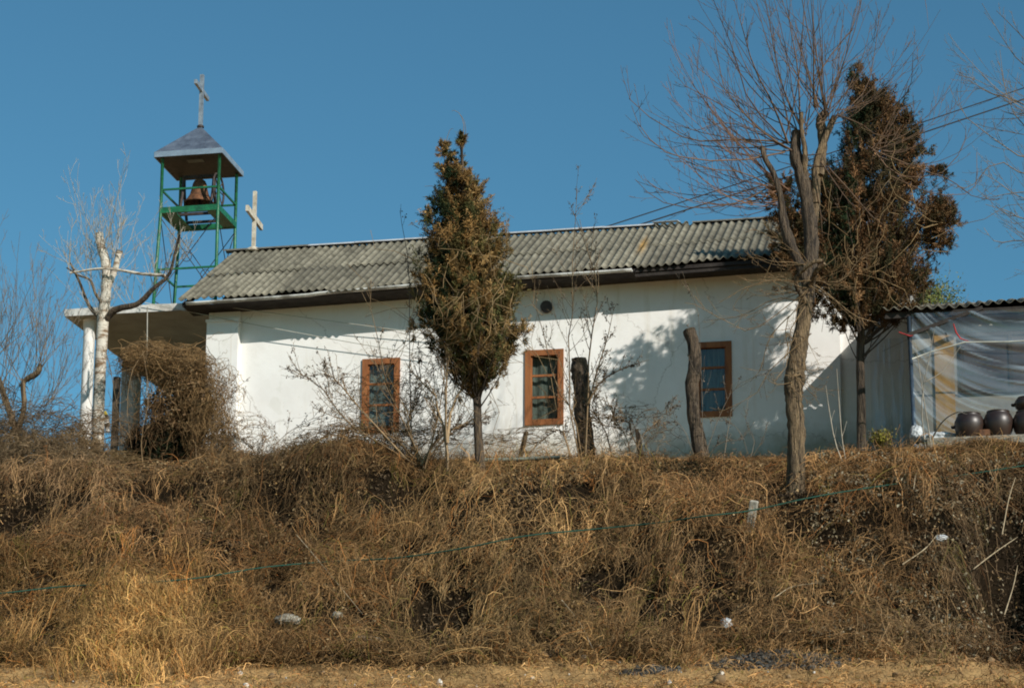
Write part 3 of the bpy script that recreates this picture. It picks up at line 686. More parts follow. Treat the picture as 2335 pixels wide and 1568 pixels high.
# plastic sheeting hung from the eave
PT = 3.28
def sheet(name, px0, px1, t, ztop, label, seed, sag, dens, straight=False):
    s0, s1 = SZ(px0, 850, t)[0], SZ(px1, 850, t)[0]; n, m = 150, 90
    X, U = np.meshgrid(np.linspace(s0, s1, n), np.linspace(0, 1, m), indexing='ij')
    zb = tz(X, np.full_like(X, t)) - .25; zt_ = ztop
    Z = zt_ * (1 - U) + zb * U
    # folds fan from the tied upper left corner
    ang = np.arctan2((zt_ - .35 - Z), (X - s0 + .25)); rr = np.hypot(zt_ - .35 - Z, X - s0 + .25)
    if straight: fold = vnoise(X * 9 + 3, Z * .8, seed); f2 = vnoise(X * 22, Z * 1.6, seed + 1); lit_band = 0 * X
    else:
        q = (Z - zt_) + 1.15 * (1 - np.exp(-(X - s0) / .75)) + .10 * vnoise(X * 1.5, Z * 1.5, seed + 4)
        fold = vnoise(q * 6 + 20, X * .9, seed); f2 = vnoise(q * 19 + 50, X * 1.1, seed + 1)
        lx_, ly_ = proj(PA(X, np.full_like(X, t), Z)); lit_band = np.clip((lx_ - 2150) / 50, 0, 1) * np.clip((ly_ - 738) / 14, 0, 1) * np.clip((792 - ly_) / 14, 0, 1)
    tt = t + .10 * (fold - .5) + .05 * (f2 - .5) + sag * np.sin(U * math.pi) * .5 + .15 * U
    a = np.clip((fold - .62) * 2.2, 0, 1) * .26 + np.clip((f2 - .70) * 4, 0, 1) * .30  # bright fold highlights painted in as opacity streaks
    a = dens + np.clip(a + .15 * lit_band, 0, .6)  # adds the sunlit strip of the sheet as extra opacity
    v = PA(X, tt, Z).reshape(-1, 3); idx = np.arange(n * m).reshape(n, m)
    f = np.stack([idx[:-1, :-1], idx[:-1, 1:], idx[1:, 1:], idx[1:, :-1]], -1).reshape(-1, 4)
    o = npmesh(name, v, f, np.repeat(a.reshape(-1, 1), 3, 1), M['sheet'], None, P((s0 + s1) / 2, t, float(zb.mean())), smooth=True)
    tag(o, label, 'plastic sheet'); return o
ztop = SZ(2150, 712, PT)[1]
sheet('plastic_sheet', 2082, 2420, PT, ztop, 'large wrinkled clear plastic sheet hanging from the annex eave behind the jars', 61, .18, .015)
sheet('plastic_sheet', 1985, 2062, .45, SZ(2040, 770, .45)[1], 'narrow faint clear plastic strip hanging left of the blue pole', 71, .05, .01, True)
# pole, slanting batten, strings
pa = SZ(2072, 722, PT + .05); pg = P(pa[0] + .05, PT + .12, T(pa[0], PT) - .1)
pl = MB(); pl.tube([pg, P(pa[0], PT + .06, pa[1])], [.035, .03], 10); o = pl.build('support_pole', M['bluepole'], None, pg); tag(o, 'dark blue pole at the left edge of the annex plastic', 'pole')
mb = MB(); A_ = F(2068, 765, PT + .1); B_ = F(2240, 702, PT - .05); mb.bar(A_, B_, .07, .06); o = mb.build('slanting_batten', M['fascia'], None, A_); tag(o, 'dark slanting batten from the blue pole up to the annex eave', 'batten')
rs = thing('red_string', 'red string tied round the blue pole and plastic sheet', 'string', F(2072, 765, PT + .14)); mb = MB()
mb.tube(wp([(2050, 757, PT + .12), (2066, 763, PT + .16), (2075, 766, PT + .18), (2082, 765, PT + .16)]), [.010] * 4, 5); mb.build('knot', M['red'], rs)
mb = MB(); mb.tube(wp([(2174, 738, PT + .2), (2180, 758, PT + .24), (2190, 772, PT + .24), (2212, 779, PT + .22)]), [.010, .014, .012, .006], 5); mb.build('loose_end', M['red'], rs)
mb = MB(); mb.tube(wp([(2080, 818, PT + .2), (2120, 803, PT + .24), (2200, 780, PT + .26), (2300, 779, PT + .26), (2400, 773, PT + .24)]), [.012] * 5, 5); o = mb.build('tie_cord', M['palewire'], None, F(2200, 780, PT + .2)); tag(o, 'pale cord stretched across the big plastic sheet', 'cord')

# concrete ledge and jars
lt = 4.15; ls0 = SZ(2112, 1008, lt)[0]; zl = SZ(2215, 1001, lt)[1]
mb = MB(); mb.boxw(ls0, aR, 3.55, lt + .22, zl - .16, zl); o = mb.build('stone_ledge', M['stone'], None, P(ls0 + 1, lt, zl)); o.modifiers.new('b', 'BEVEL').width = .02
tag(o, 'rough pale concrete ledge under the brown jars', 'ledge')
def jar(px, r, h, label, lean=0, z=None, t=lt):
    s = SZ(px, 980, t)[0]; base = P(s, t, z if z is not None else zl)
    j = thing('storage_jar', label, 'jar', base, 'brown glazed jars on the ledge')
    mb = MB(); mb.lathe(base, [(.001, 0), (r * .66, 0), (r * .72, .02), (r * .90, h * .25), (r, h * .52), (r * .97, h * .70), (r * .84, h * .88), (r * .72, h * .95), (r * .76, h * .97), (r * .76, h), (r * .66, h), (r * .62, h * .9), (.001, h * .86)], 32); mb.build('jar_body', M['jar'], j)
    for q in (-1, 1):
        mb = MB(); c = base + W * q * r * .98 + UP * h * .50
        mb.tube([c - N * .06, c + W * q * .035 - N * .03, c + W * q * .04 + N * .03, c + N * .06], [.014, .018, .018, .014], 8); mb.build('handle', M['jar'], j)
    return j
jar(2211, .235, .40, 'leftmost squat brown jar with a broad shine, on the pale ledge')
jar(2277, .235, .42, 'middle brown jar between the left jar and the frame edge')
jar(2345, .24, .40, 'right brown jar cut by the picture edge, under another jar')
jar(2345, .20, .22, 'small brown jar stacked on top at the picture edge', z=zl + .405)
# brick under the second jar
mb = MB(); mb.boxw(SZ(2240, 990, lt)[0] - .04, SZ(2258, 990, lt)[0], lt + .06, lt + .16, zl + .002, zl + .11); o = mb.build('brick', M['rust'], None, P(SZ(2240, 990, lt)[0], lt, zl)); tag(o, 'reddish brick on the ledge between the two jars', 'brick')
def blob(name, p, r, material, label, cat, sq=(1, 1, .6), seed=1, amp=.35, parent=None, kind=None, group=None):
    import bmesh
    bm = bmesh.new(); bmesh.ops.create_icosphere(bm, subdivisions=4, radius=1)
    rg = random.Random(seed); ph = [Vector((rg.uniform(-3, 3), rg.uniform(-3, 3), rg.uniform(-3, 3))) for _ in range(7)]
    for vv in bm.verts:
        n_ = vv.co.normalized(); k = sum(abs(math.sin(n_.dot(q) * (1.3 + .5 * i) + i)) for i, q in enumerate(ph)) / 7
        vv.co = n_ * (1 - amp + 2 * amp * k); vv.co = Vector((vv.co.x * sq[0], vv.co.y * sq[1], vv.co.z * sq[2])) * r
    me = bpy.data.meshes.new(name); bm.to_mesh(me); bm.free()
    for pl_ in me.polygons: pl_.use_smooth = True
    o = link(name, me, material, parent, p); tag(o, label, cat, group, kind); return o
bgt = 3.95; pbag = lambda px, py, t: F(px, py, t)
blob('plastic_bundle', F(2142, 1000, bgt), .20, M['white_bag'], 'crumpled white plastic bundle on the ground left of the jars', 'plastic bundle', (1.5, .9, .45), 3)
blob('plastic_bundle', F(2090, 990, bgt - .1), .13, M['white_bag'], 'small pale crumpled bag at the foot of the blue pole', 'plastic bundle', (.8, .8, 1.0), 5)

# ================================================================== wires, posts and small built things
def wire(label, a, b, r, m, sag=0.0, name='power_line', cat='power line', n=16, group=None):
    a = Vector(a); b = Vector(b); pts = [a.lerp(b, u) - UP * sag * 4 * u * (1 - u) for u in np.linspace(0, 1, n)]
    mb = MB(); mb.tube(pts, [r] * n, 5); o = mb.build(name, m, None, a); tag(o, label, cat, group); return o
wire('upper of the two black power lines behind the trees', F(1230, 566, -5), F(2700, 75, -12), .013, M['wire'], .05)
wire('lower of the two black power lines behind the trees', F(1290, 566, -5), F(2700, 102, -12), .016, M['wire'], .05)
wire('upper pale wire slung from the porch canopy edge to the wall', F(430, 640 + 48, .3), F(1000, 765, .12), .008, M['palewire'], -.0, 'thin_wire', 'wire')
wire('lower pale wire slung below the porch canopy edge to the wall', F(330, 690, .3), F(985, 812, .10), .008, M['palewire'], .03, 'thin_wire', 'wire')
wire('thin pale down wire hanging in front of the porch ceiling', F(507 / 1.0 - 0, 0, 0) if False else F(336, 700, .4), F(334, 1000, .4), .010, M['palewire'], 0, 'hanging_wire', 'wire')
# green cord over the bank with its stub post
def bank(px, py, lift=0):
    """ground point seen at (px,py) on the bank"""
    for t in np.arange(2.5, 13, .04):
        p = F(px, py, t); s = (p - O).dot(W)
        if p.z > T(s, t) - 0 and t > 2.6:
            if prev is not None: return P(s, t, T(s, t) + lift)
        prev = p
    return p
def bankp(px, py, lift=0.0):
    ts = np.arange(3.0, 14, .03); pts = [F(px, py, t) for t in ts]
    s = np.array([(p - O).dot(W) for p in pts]); z = tz(s, ts); d = np.array([p.z for p in pts]) - z
    # walking from the camera (large t) towards the wall: first place where the ray goes under the ground
    for i in range(len(ts) - 1, 0, -1):
        if d[i - 1] <= 0 < d[i] or d[i] <= 0: return P(s[i], ts[i], float(z[i]) + lift)
    return P(s[0], ts[0], float(z[0]) + lift)
cord = []
for px, py in ((-150, 1358), (0, 1352), (150, 1340), (300, 1328), (450, 1314), (600, 1296), (760, 1282), (900, 1268), (1050, 1250), (1200, 1225), (1350, 1205), (1500, 1188), (1600, 1180), (1712, 1160), (1850, 1137), (2000, 1110), (2150, 1085), (2335, 1058), (2500, 1035)):
    b_ = bankp(px, py); t_ = ST(b_)[1] + .95; cord.append(F(px, py + (4 * math.sin(px * .03)), t_))
mb = MB(); q = resample([tuple(c) for c in cord], 90); mb.tube([Vector(x) for x in q], [.011] * 90, 5); o = mb.build('green_cord', M['cord'], None, cord[0]); tag(o, 'thin green cord strung along the whole overgrown bank', 'cord')
pp = F(1712, 1190, ST(cord[13])[1] - .45); mb = MB(); top = F(1720, 1141, ST(cord[13])[1] - .35)
mb.bar(pp - (top - pp) * .6, top, .12, .10, up=N); o = mb.build('stub_post', M['post'], None, pp); o.modifiers.new('b', 'BEVEL').width = .012; tag(o, 'short pale concrete post holding the green cord', 'post')
# dark post behind the porch and striped marker
p_ = F(263, 962, -6.5); mb = MB(); mb.bar(Vector((p_.x, p_.y, p_.z - 1.2)), F(267, 860, -6.5), .13, .13, up=N); o = mb.build('timber_post', M['bark_dark'], None, p_); tag(o, 'dark brown square timber post beyond the porch', 'post')
p_ = F(366, 975, -.9 - .4); mk = thing('marker_stake', 'small striped stake with yellow cap beside the birch trunk', 'marker', F(243, 975, -1)); b_ = ORG[mk.name]
p0, p1_ = F(246, 985, -1), F(240, 937, -1)
for i, m_ in enumerate(('white', 'black', 'white', 'black', 'yellow')):
    mb = MB(); a = p0.lerp(p1_, i / 5); b = p0.lerp(p1_, (i + 1) / 5); mb.tube([a, b], [.045, .05 if m_ != 'yellow' else .02], 8); mb.build({'white': 'white_band', 'black': 'black_band', 'yellow': 'yellow_cap'}[m_], M[m_], mk)
wp_ = [(1100, 1048, 4.0), (1195, 1046, 4.0), (1290, 1041, 4.0)]
mb = MB(); mb.tube(wp(wp_), [.03] * 3, 8); o = mb.build('old_pipe', M['pipe'], None, F(*wp_[0])); tag(o, 'greenish pipe lying level below the middle window', 'pipe')
mb = MB(); a = F(1186, 1045, 3.2); b = F(1200, 984, 3.1); mb.bar(a, b, .07, .05); o = mb.build('leaning_stake', M['bark'], None, a); tag(o, 'grey brown stake leaning under the middle window', 'stake')

# ================================================================== VEGETATION
TAN = (.27, .18, .095); GREY = (.22, .17, .12); RED = (.24, .13, .075); DARKT = (.10, .075, .055); PALE = (.46, .40, .31); STRAW = (.26, .17, .085)

# ---------- juniper foliage
def juniper(name, label, rows, trunk_rows, t0, nb, seed, ext=(), squash=.9, blades=44, cols=None, left_dark=0, vines=60, lobes=(), thin=None):
    """rows: (py, left px, right px) outline of the crown"""
    g = np.random.default_rng(seed)
    base = F(trunk_rows[0][0], trunk_rows[0][1], t0)
    th = thing(name, label, 'tree', base)
    mb = MB(); tq = limb(mb, [(a, b, t0 + c, r) for a, b, c, r in trunk_rows], n=12, k=22, knobs=.16, seed=seed); mb.build('trunk', M['bark_dark'], th)
    rows = sorted(rows); ys = np.array([r[0] for r in rows], float); Ls = np.array([r[1] for r in rows], float); Rs = np.array([r[2] for r in rows], float)
    wts = (Rs - Ls); cdf_y = np.linspace(ys[0], ys[-1], 400); wd = np.interp(cdf_y, ys, wts) + 14; cdf = np.cumsum(wd); cdf /= cdf[-1]
    B = Twigs(seed + 1); P_, D_, C_, AX = [], [], [], []
    pal = cols or [(.27, .155, .055), (.20, .125, .045), (.14, .115, .04), (.08, .08, .028), (.33, .21, .085)]
    for i in range(nb):
        py = np.interp(g.random(), cdf, cdf_y); L, R_ = np.interp(py, ys, Ls), np.interp(py, ys, Rs)
        hw = (R_ - L) / 2; cx = (L + R_) / 2; ph = g.uniform(0, 2 * math.pi); rr = math.sqrt(g.uniform(.10, 1.0)) * g.uniform(.74, 1.12)
        px = cx + hw * rr * math.cos(ph); wpx = hw / 130.0; t = t0 + squash * wpx * rr * math.sin(ph)
        e = np.array(F(px, py, t))
        # start on the trunk a bit lower
        zz = e[2] - max(.15, wpx * rr * .9) - .05; j = int(np.argmin(abs(tq[:, 2] - zz))); s0 = tq[j, :3].copy()
        mid = (s0 + e) / 2 + np.array([0, 0, -.06 * wpx]) + g.normal(size=3) * .04
        q = B.path([s0, mid, e], .012 + .006 * wpx, .004, DARKT)
        bc = np.array(pal[g.integers(len(pal))]) * g.uniform(.7, 1.3)
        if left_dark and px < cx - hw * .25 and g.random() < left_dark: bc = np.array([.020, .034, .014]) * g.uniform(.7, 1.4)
        bd = (e - mid); bd /= np.linalg.norm(bd) + 1e-9
        ns = 9 if hw > 25 else 5
        for k in range(ns):
            if thin and py > thin and g.random() < .55: continue
            u = g.uniform(.55, 1.0); i0 = u * 7; a = int(min(i0, 6)); f = i0 - a
            o = q[a] * (1 - f) + q[a + 1] * f + g.normal(size=3) * (.045 if hw > 25 else .015)
            d = bd * .45 + np.array([0, 0, g.uniform(.3, 1.2)]) + g.normal(size=3) * .38; d /= np.linalg.norm(d)
            P_.append(o); D_.append(d); C_.append(bc * g.uniform(.75, 1.3)); AX.append(np.clip(hw / 70, .28, 1.1) * (1.9 if g.random() < .3 else 1))
    for (px, py, r, n) in lobes:
        for _ in range(n):
            v = g.normal(size=3) * r / 130 * .45; e = np.array(F(px, py, t0)) + v
            P_.append(e); d = v / (np.linalg.norm(v) + 1e-9) * .5 + np.array([0, 0, .6]) + g.normal(size=3) * .4; D_.append(d / np.linalg.norm(d)); C_.append(np.array(pal[g.integers(len(pal))]) * g.uniform(.8, 1.2)); AX.append(min(.8, r / 22))
    for e in ext: B.path(wp([(a, b, t0) for a, b in e]), .007, .003, (.25, .18, .11))
    B.build('branches', th)
    P_, D_, C_ = np.array(P_), np.array(D_), np.array(C_); n = len(P_)
    ax = g.uniform(.10, .24, n) * np.array(AX)
    u = g.random((n, blades)); o = P_[:, None] + D_[:, None] * (u * ax[:, None])[..., None] + g.normal(size=(n, blades, 3)) * .012
    dd = D_[:, None] * .8 + g.normal(size=(n, blades, 3)) * .55; dd /= np.linalg.norm(dd, axis=2, keepdims=True)
    ln = g.uniform(.045, .11, (n, blades, 1)) * (1.15 - .6 * u[..., None])
    o = o.reshape(-1, 3); dd = dd.reshape(-1, 3); ln = ln.reshape(-1, 1)
    paths = np.stack([o, o + dd * ln * .55, o + dd * ln + np.array([0, 0, -.1]) * ln], 1)
    rads = np.array([.0036, .0054, .0013])[None] * g.uniform(.7, 1.3, (len(o), 1))
    cc = np.repeat(C_, blades, 0) * g.uniform(.6, 1.45, (len(o), 1))
    v, f, c = btubes(paths, rads, cc, 2, seed)
    npmesh('foliage', v, f, c, M['needles'], th)
    if vines:                                                # dry climbing stems hanging over the crown
        V = Twigs(seed + 5)
        for _ in range(vines):
            py = np.interp(g.uniform(.25, 1), cdf, cdf_y); L, R_ = np.interp(py, ys, Ls), np.interp(py, ys, Rs); hw = (R_ - L) / 2
            px = (L + R_) / 2 + hw * g.uniform(-.9, .95); pts = []; dx = g.normal() * 18; dy = g.uniform(10, 60) * (1 if g.random() < .7 else -.3)
            for k in range(8):
                y_ = py + dy * k * .5; L, R_ = np.interp(y_, ys, Ls), np.interp(y_, ys, Rs); h2 = (R_ - L) / 2 + 3; x_ = px + dx * k * .5
                xx = np.clip((x_ - (L + R_) / 2) / h2, -.98, .98); pts.append(tuple(F(x_, y_, t0 + squash * h2 / 130 * math.sqrt(1 - xx * xx) + .04))); dx += g.normal() * 9; dy += g.normal() * 8
            V.path(pts, .0065, .004, np.array([.30, .20, .095]) * g.uniform(.6, 1.2))
        V.build('dead_vines', th)
    return th
juniper('juniper_tree', 'tall narrow brown juniper with tangled dead vines in front of the church middle', [(300, 1046, 1061), (331, 1044, 1062), (368, 1030, 1067), (391, 1022, 1072), (414, 1008, 1084), (447, 996, 1110), (484, 975, 1121), (516, 954, 1150), (553, 950, 1160), (599, 944, 1168), (645, 938, 1174), (673, 926, 1186), (714, 924, 1198), (747, 946, 1204), (783, 964, 1196), (811, 984, 1184), (830, 1010, 1160), (853, 1030, 1142), (878, 1042, 1096)],
        [(1096, 1078, 0, 13), (1090, 980, 0, 10), (1086, 880, 0, 9), (1075, 760, 0, 8), (1065, 600, 0, 7), (1058, 460, 0, 5), (1052, 330, 0, 3)], 4.5, 470, 101,
        ext=([(1052, 330), (1058, 290), (1050, 262), (1036, 252), (1030, 254)], [(1056, 340), (1062, 310), (1060, 280), (1050, 262)], [(1012, 400), (1014, 350), (1018, 320), (1026, 296), (1034, 294)], [(1000, 440), (988, 425), (968, 425)], [(1112, 470), (1122, 455), (1128, 450)], [(1020, 360), (1010, 340), (1002, 352)], [(955, 520), (940, 512), (930, 514)]),
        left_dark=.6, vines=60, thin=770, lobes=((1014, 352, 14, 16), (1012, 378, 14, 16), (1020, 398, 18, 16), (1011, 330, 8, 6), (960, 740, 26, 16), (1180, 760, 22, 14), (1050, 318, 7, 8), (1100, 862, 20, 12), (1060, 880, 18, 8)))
juniper('juniper_tree', 'broad ragged brown juniper with two tops over the right end of the church', [(150, 1944, 1958), (184, 1929, 1994), (213, 1938, 2010), (229, 1936, 2076), (253, 1924, 2076), (286, 1900, 2096), (319, 1890, 2118), (348, 1866, 2128), (380, 1840, 2156), (409, 1820, 2156), (450, 1800, 2150), (491, 1800, 2146), (531, 1800, 2152), (572, 1806, 2146), (613, 1820, 2126), (643, 1840, 2120), (673, 1860, 2114), (698, 1880, 2090), (722, 1900, 2020)],
        [(1965, 1030, 0, 11), (1963, 900, 0, 10), (1962, 820, 0, 10), (1965, 720, 0, 8), (1968, 560, 0, 8), (1968, 400, 0, 6), (1964, 280, 0, 4), (1958, 180, 0, 3)], 2.45, 430, 202,
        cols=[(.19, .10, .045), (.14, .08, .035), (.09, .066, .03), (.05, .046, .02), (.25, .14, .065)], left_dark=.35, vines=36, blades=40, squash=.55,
        lobes=((1780, 430, 30, 50), (1840, 540, 50, 90), (1850, 620, 50, 90), (2140, 500, 42, 150), (2150, 480, 20, 50), (2118, 545, 30, 70), (2155, 560, 14, 14), (2100, 640, 26, 60), (2142, 395, 14, 20), (1790, 470, 46, 70), (1800, 520, 44, 90), (1800, 570, 40, 70), (1860, 700, 40, 60), (1910, 735, 26, 40), (2062, 280, 20, 30), (2080, 340, 26, 30)))

# ---------- pollarded bare tree (centre right)
def fan(Tw, px, py, t, r, n, a0, a1, L0, L1, r0, col, up, kids=(5, 2), jit=.10, g=None, tdev=.55):
    g = Tw.g
    for _ in range(n):
        a = R(g.uniform(a0, a1)); dirv = np.array(W) * math.cos(a) + np.array(UP) * math.sin(a) + np.array(N) * g.normal() * tdev
        p = np.array(F(px + g.normal() * r, py + g.normal() * r, t))
        Tw.shoot(p, dirv, g.uniform(L0, L1), r0 * g.uniform(.7, 1.2), col, up * g.uniform(.6, 1.4), jit, kids)
def traced(Tw, rows, t, r0, r1, col, drift=0, kids=(5, 2), kl=.28, up=.25, ang=.7):
    g = Tw.g; d = g.normal() * drift; n = len(rows)
    q = Tw.path(wp([(a, b, t + d * i / (n - 1)) for i, (a, b) in enumerate(rows)]), r0, r1, col)
    L = float(np.sum(np.linalg.norm(np.diff(q, axis=0), axis=1))); Tw.kids(q, r0 * .8, L, col, up, .1, kids, kl, ang); return q
C5 = lambda *pts: [(1380.7 + x / 2.446, y / 2.446) for x, y in pts]
tt0 = 6.0
big = thing('pollarded_tree', 'big pollarded bare tree with leaning furrowed trunk and long arching shoots', 'tree', F(1815, 1128, tt0))
mb = MB(); limb(mb, [(1818, 1190, tt0 + .05, 30), (1816, 1140, tt0 + .02, 25), (1815, 1090, tt0, 21), (1816, 980, tt0, 20), (1810, 910, tt0, 20), (1812, 865, tt0, 23), (1823, 790, tt0, 19), (1834, 720, tt0, 17), (1841, 665, tt0, 16), (1845, 625, tt0, 14)], n=20, k=64, knobs=.24, seed=5); mb.build('trunk', M['bark'], big)
for i, rows in enumerate(([(1838, 690, tt0, 17), (1845, 630, tt0, 16), (1847, 600, tt0, 16), (1850, 540, tt0 - .05, 16), (1838, 450, tt0 - .1, 15), (1828, 400, tt0 - .1, 15), (1814, 350, tt0 - .1, 14), (1816, 298, tt0 - .1, 9)], [(1842, 650, tt0, 12), (1822, 600, tt0 + .1, 11), (1798, 545, tt0 + .15, 12), (1785, 495, tt0 + .15, 10), (1778, 440, tt0 + .2, 7), (1764, 395, tt0 + .2, 6), (1744, 360, tt0 + .2, 6), (1738, 335, tt0 + .2, 6)],
                          [(1845, 560, tt0 - .1, 12), (1858, 470, tt0 - .2, 11), (1862, 380, tt0 - .2, 9), (1880, 320, tt0 - .2, 8), (1903, 266, tt0 - .2, 7)],
                          [(1832, 420, tt0 - .1, 7), (1836, 350, tt0, 6), (1828, 300, tt0, 5), (1827, 257, tt0, 5)],
                          [(1870, 400, tt0 - .2, 9), (1876, 330, tt0 - .3, 10), (1872, 275, tt0 - .3, 11), (1884, 255, tt0 - .3, 9)],
                          [(1846, 660, tt0, 7), (1860, 620, tt0 + .3, 6), (1880, 600, tt0 + .4, 6)],
                          [(1838, 690, tt0 + .1, 6), (1815, 640, tt0 + .3, 5), (1850, 600, tt0 + .5, 5), (1878, 594, tt0 + .5, 5)])):
    mb = MB(); limb(mb, rows, n=12, k=26, knobs=.28, seed=20 + i); mb.build('limb', M['bark_dark'] if i < 2 else M['bark'], big)
Tw = Twigs(300)
SH = (.17, .105, .065)
for pts, r0 in (
    (((1020, 800), (930, 570), (830, 380), (760, 140), (700, -60)), .026), (((1030, 830), (880, 740), (690, 540), (640, 400), (600, 160)), .022),
    (((1040, 840), (880, 775), (560, 790), (400, 750), (150, 580), (150, 505)), .022), (((1080, 690), (1000, 520), (950, 330), (910, 100), (870, -80)), .022),
    (((1085, 640), (1075, 400), (1040, 200), (1000, -60)), .022), (((1165, 600), (1160, 430), (1160, 200), (1140, -80)), .024), (((1170, 600), (1200, 400), (1280, 280), (1380, 150), (1430, -40)), .02),
    (((1190, 600), (1130, 420), (1080, 250), (1020, 100), (960, -60)), .02), (((1250, 590), (1290, 450), (1310, 250), (1330, 60)), .013),
    (((1000, 850), (700, 900), (450, 880), (320, 840), (200, 720), (145, 590)), .018), (((930, 1040), (760, 960), (560, 940), (400, 870), (330, 760)), .016),
    (((900, 1050), (740, 1130), (510, 1160), (300, 1120), (165, 1000)), .017), (((905, 1100), (650, 1090), (400, 1080), (170, 1010)), .014),
    (((1290, 640), (1420, 690), (1530, 760), (1660, 730), (1760, 560)), .015), (((1300, 650), (1450, 500), (1500, 300), (1530, 60)), .014), (((1400, 720), (1600, 600), (1700, 480), (1715, 300)), .013),
    (((1490, 830), (1600, 960), (1730, 990), (1900, 950), (2000, 800), (2010, 700)), .016), (((1500, 840), (1800, 960), (1920, 1000), (2060, 1100), (2200, 1110)), .015), (((1590, 980), (1830, 1080), (2050, 1060), (2070, 850)), .012),
    (((1180, 690), (1320, 640), (1420, 560), (1600, 380), (1700, 230)), .013), (((980, 760), (800, 560), (720, 300), (640, 100), (590, -40)), .016), (((960, 790), (700, 620), (560, 540), (430, 470), (400, 400)), .014),
    (((1010, 830), (760, 700), (620, 690), (500, 730), (450, 700)), .012), (((900, 880), (820, 690), (740, 560), (600, 480)), .012), (((940, 620), (780, 450), (620, 210), (480, 90)), .013), (((1090, 640), (920, 600), (800, 640), (600, 560)), .011),
    (((1240, 930), (1360, 1060), (1480, 1200), (1560, 1260)), .016), (((1200, 900), (1340, 1100), (1420, 1160), (1530, 1050)), .014), (((1180, 1080), (1200, 1200), (1210, 1330)), .018), (((1220, 930), (1050, 920), (960, 900)), .014), (((1200, 860), (1060, 870), (900, 850)), .016)):
    traced(Tw, C5(*pts), tt0, r0 * .8, .004, SH, drift=.9, kids=(8, 3), kl=.28)
for (px, py, n, a0, a1, L0, L1, r0, up) in ((1810, 330, 10, 70, 200, 1.5, 3.2, .011, .35), (1740, 345, 10, 80, 210, .8, 2.0, .008, .45), (1785, 430, 14, 130, 215, 1.2, 2.9, .010, .55), (1880, 260, 17, 30, 140, 1.5, 3.4, .011, .30), (1900, 270, 10, -10, 80, .8, 2.4, .008, .45), (1830, 300, 12, 55, 150, 1.8, 3.4, .010, .25), (1775, 460, 12, 150, 230, 1.0, 2.6, .009, .75), (1990, 340, 10, -40, 60, .8, 2.2, .008, .6)):
    fan(Tw, px, py, tt0 - .1, 8, n, a0, a1, L0, L1, r0, SH if py < 400 else RED, up, kids=(4, 2))
# thin whips hanging and arching round the middle of the trunk
for (px, py, n, a0, a1, L0, L1) in ((1835, 655, 12, 150, 250, .6, 1.4), (1850, 640, 8, -60, 30, .5, 1.2), (1815, 760, 9, 180, 330, .3, .9), (1815, 860, 10, 160, 380, .3, .8), (1840, 600, 6, 120, 200, .6, 1.2)):
    fan(Tw, px, py, tt0 + .15, 8, n, a0, a1, L0, L1, .0065, STRAW, .1, kids=(4, 2), jit=.3)
for pts in ([(1842, 665), (1790, 700), (1740, 740), (1690, 752), (1600, 700), (1560, 690)], [(1838, 690), (1770, 680), (1690, 720), (1610, 730)], [(1850, 640), (1760, 640), (1700, 655), (1640, 690)], [(1835, 700), (1800, 760), (1795, 830), (1770, 860)], [(1838, 690), (1800, 720), (1792, 770), (1815, 830), (1870, 850)], [(1860, 650), (1900, 680), (1950, 720), (2000, 735)], [(1850, 760), (1770, 830), (1745, 860), (1720, 900), (1640, 940)], [(1800, 720), (1755, 770), (1735, 840), (1710, 870)], [(1860, 640), (1920, 640), (1960, 590), (2010, 560)]):
    traced(Tw, pts, tt0 + .3, .010, .004, STRAW, drift=.3, kids=(7, 2), kl=.3)
Tw.build('shoots', big)

# ---------- pale pollard, left of the porch
b0 = 1.6
bt_ = thing('pale_tree', 'pale barked lopped tree with one dark bent limb beside the porch columns', 'tree', F(223, 1095, b0))
mb = MB(); limb(mb, [(222, 1110, b0, 15), (224, 960, b0, 14), (229, 837, b0, 13), (235, 728, b0, 13.5), (243, 649, b0, 11.5), (241, 598, b0, 11), (231, 565, b0, 10), (226, 532, b0, 9)], n=16, k=30, knobs=.10, seed=9); mb.build('trunk', M['birch'], bt_)
for i, (rows, m_) in enumerate((([(246, 655, b0, 8), (262, 615, b0 + .05, 7), (268, 590, b0 + .05, 7), (272, 572, b0 + .05, 8)], 'birch'),
                ([(236, 735, b0, 8), (262, 706, b0 + .1, 8), (300, 698, b0 + .2, 7), (325, 685, b0 + .2, 6), (352, 655, b0 + .3, 5), (385, 628, b0 + .3, 4), (398, 580, b0 + .4, 3), (410, 535, b0 + .5, 2)], 'bark_dark'),
                ([(238, 700, b0, 4), (218, 670, b0 + .2, 3), (205, 638, b0 + .2, 2.6), (180, 628, b0 + .3, 2), (152, 610, b0 + .3, 1.5)], 'bark'),
                ([(236, 730, b0, 6), (205, 700, b0 - .2, 4), (180, 640, b0 - .3, 3), (160, 600, b0 - .3, 2)], 'bark'),
                ([(160, 622, b0 + .1, 2.5), (240, 612, b0 + .2, 3), (320, 624, b0 + .2, 3.5), (376, 628, b0 + .3, 4)], 'birch'))):
    mb = MB(); limb(mb, rows, n=9, k=16, knobs=.18, seed=60 + i); mb.build('limb', M[m_], bt_)
Tw = Twigs(400)
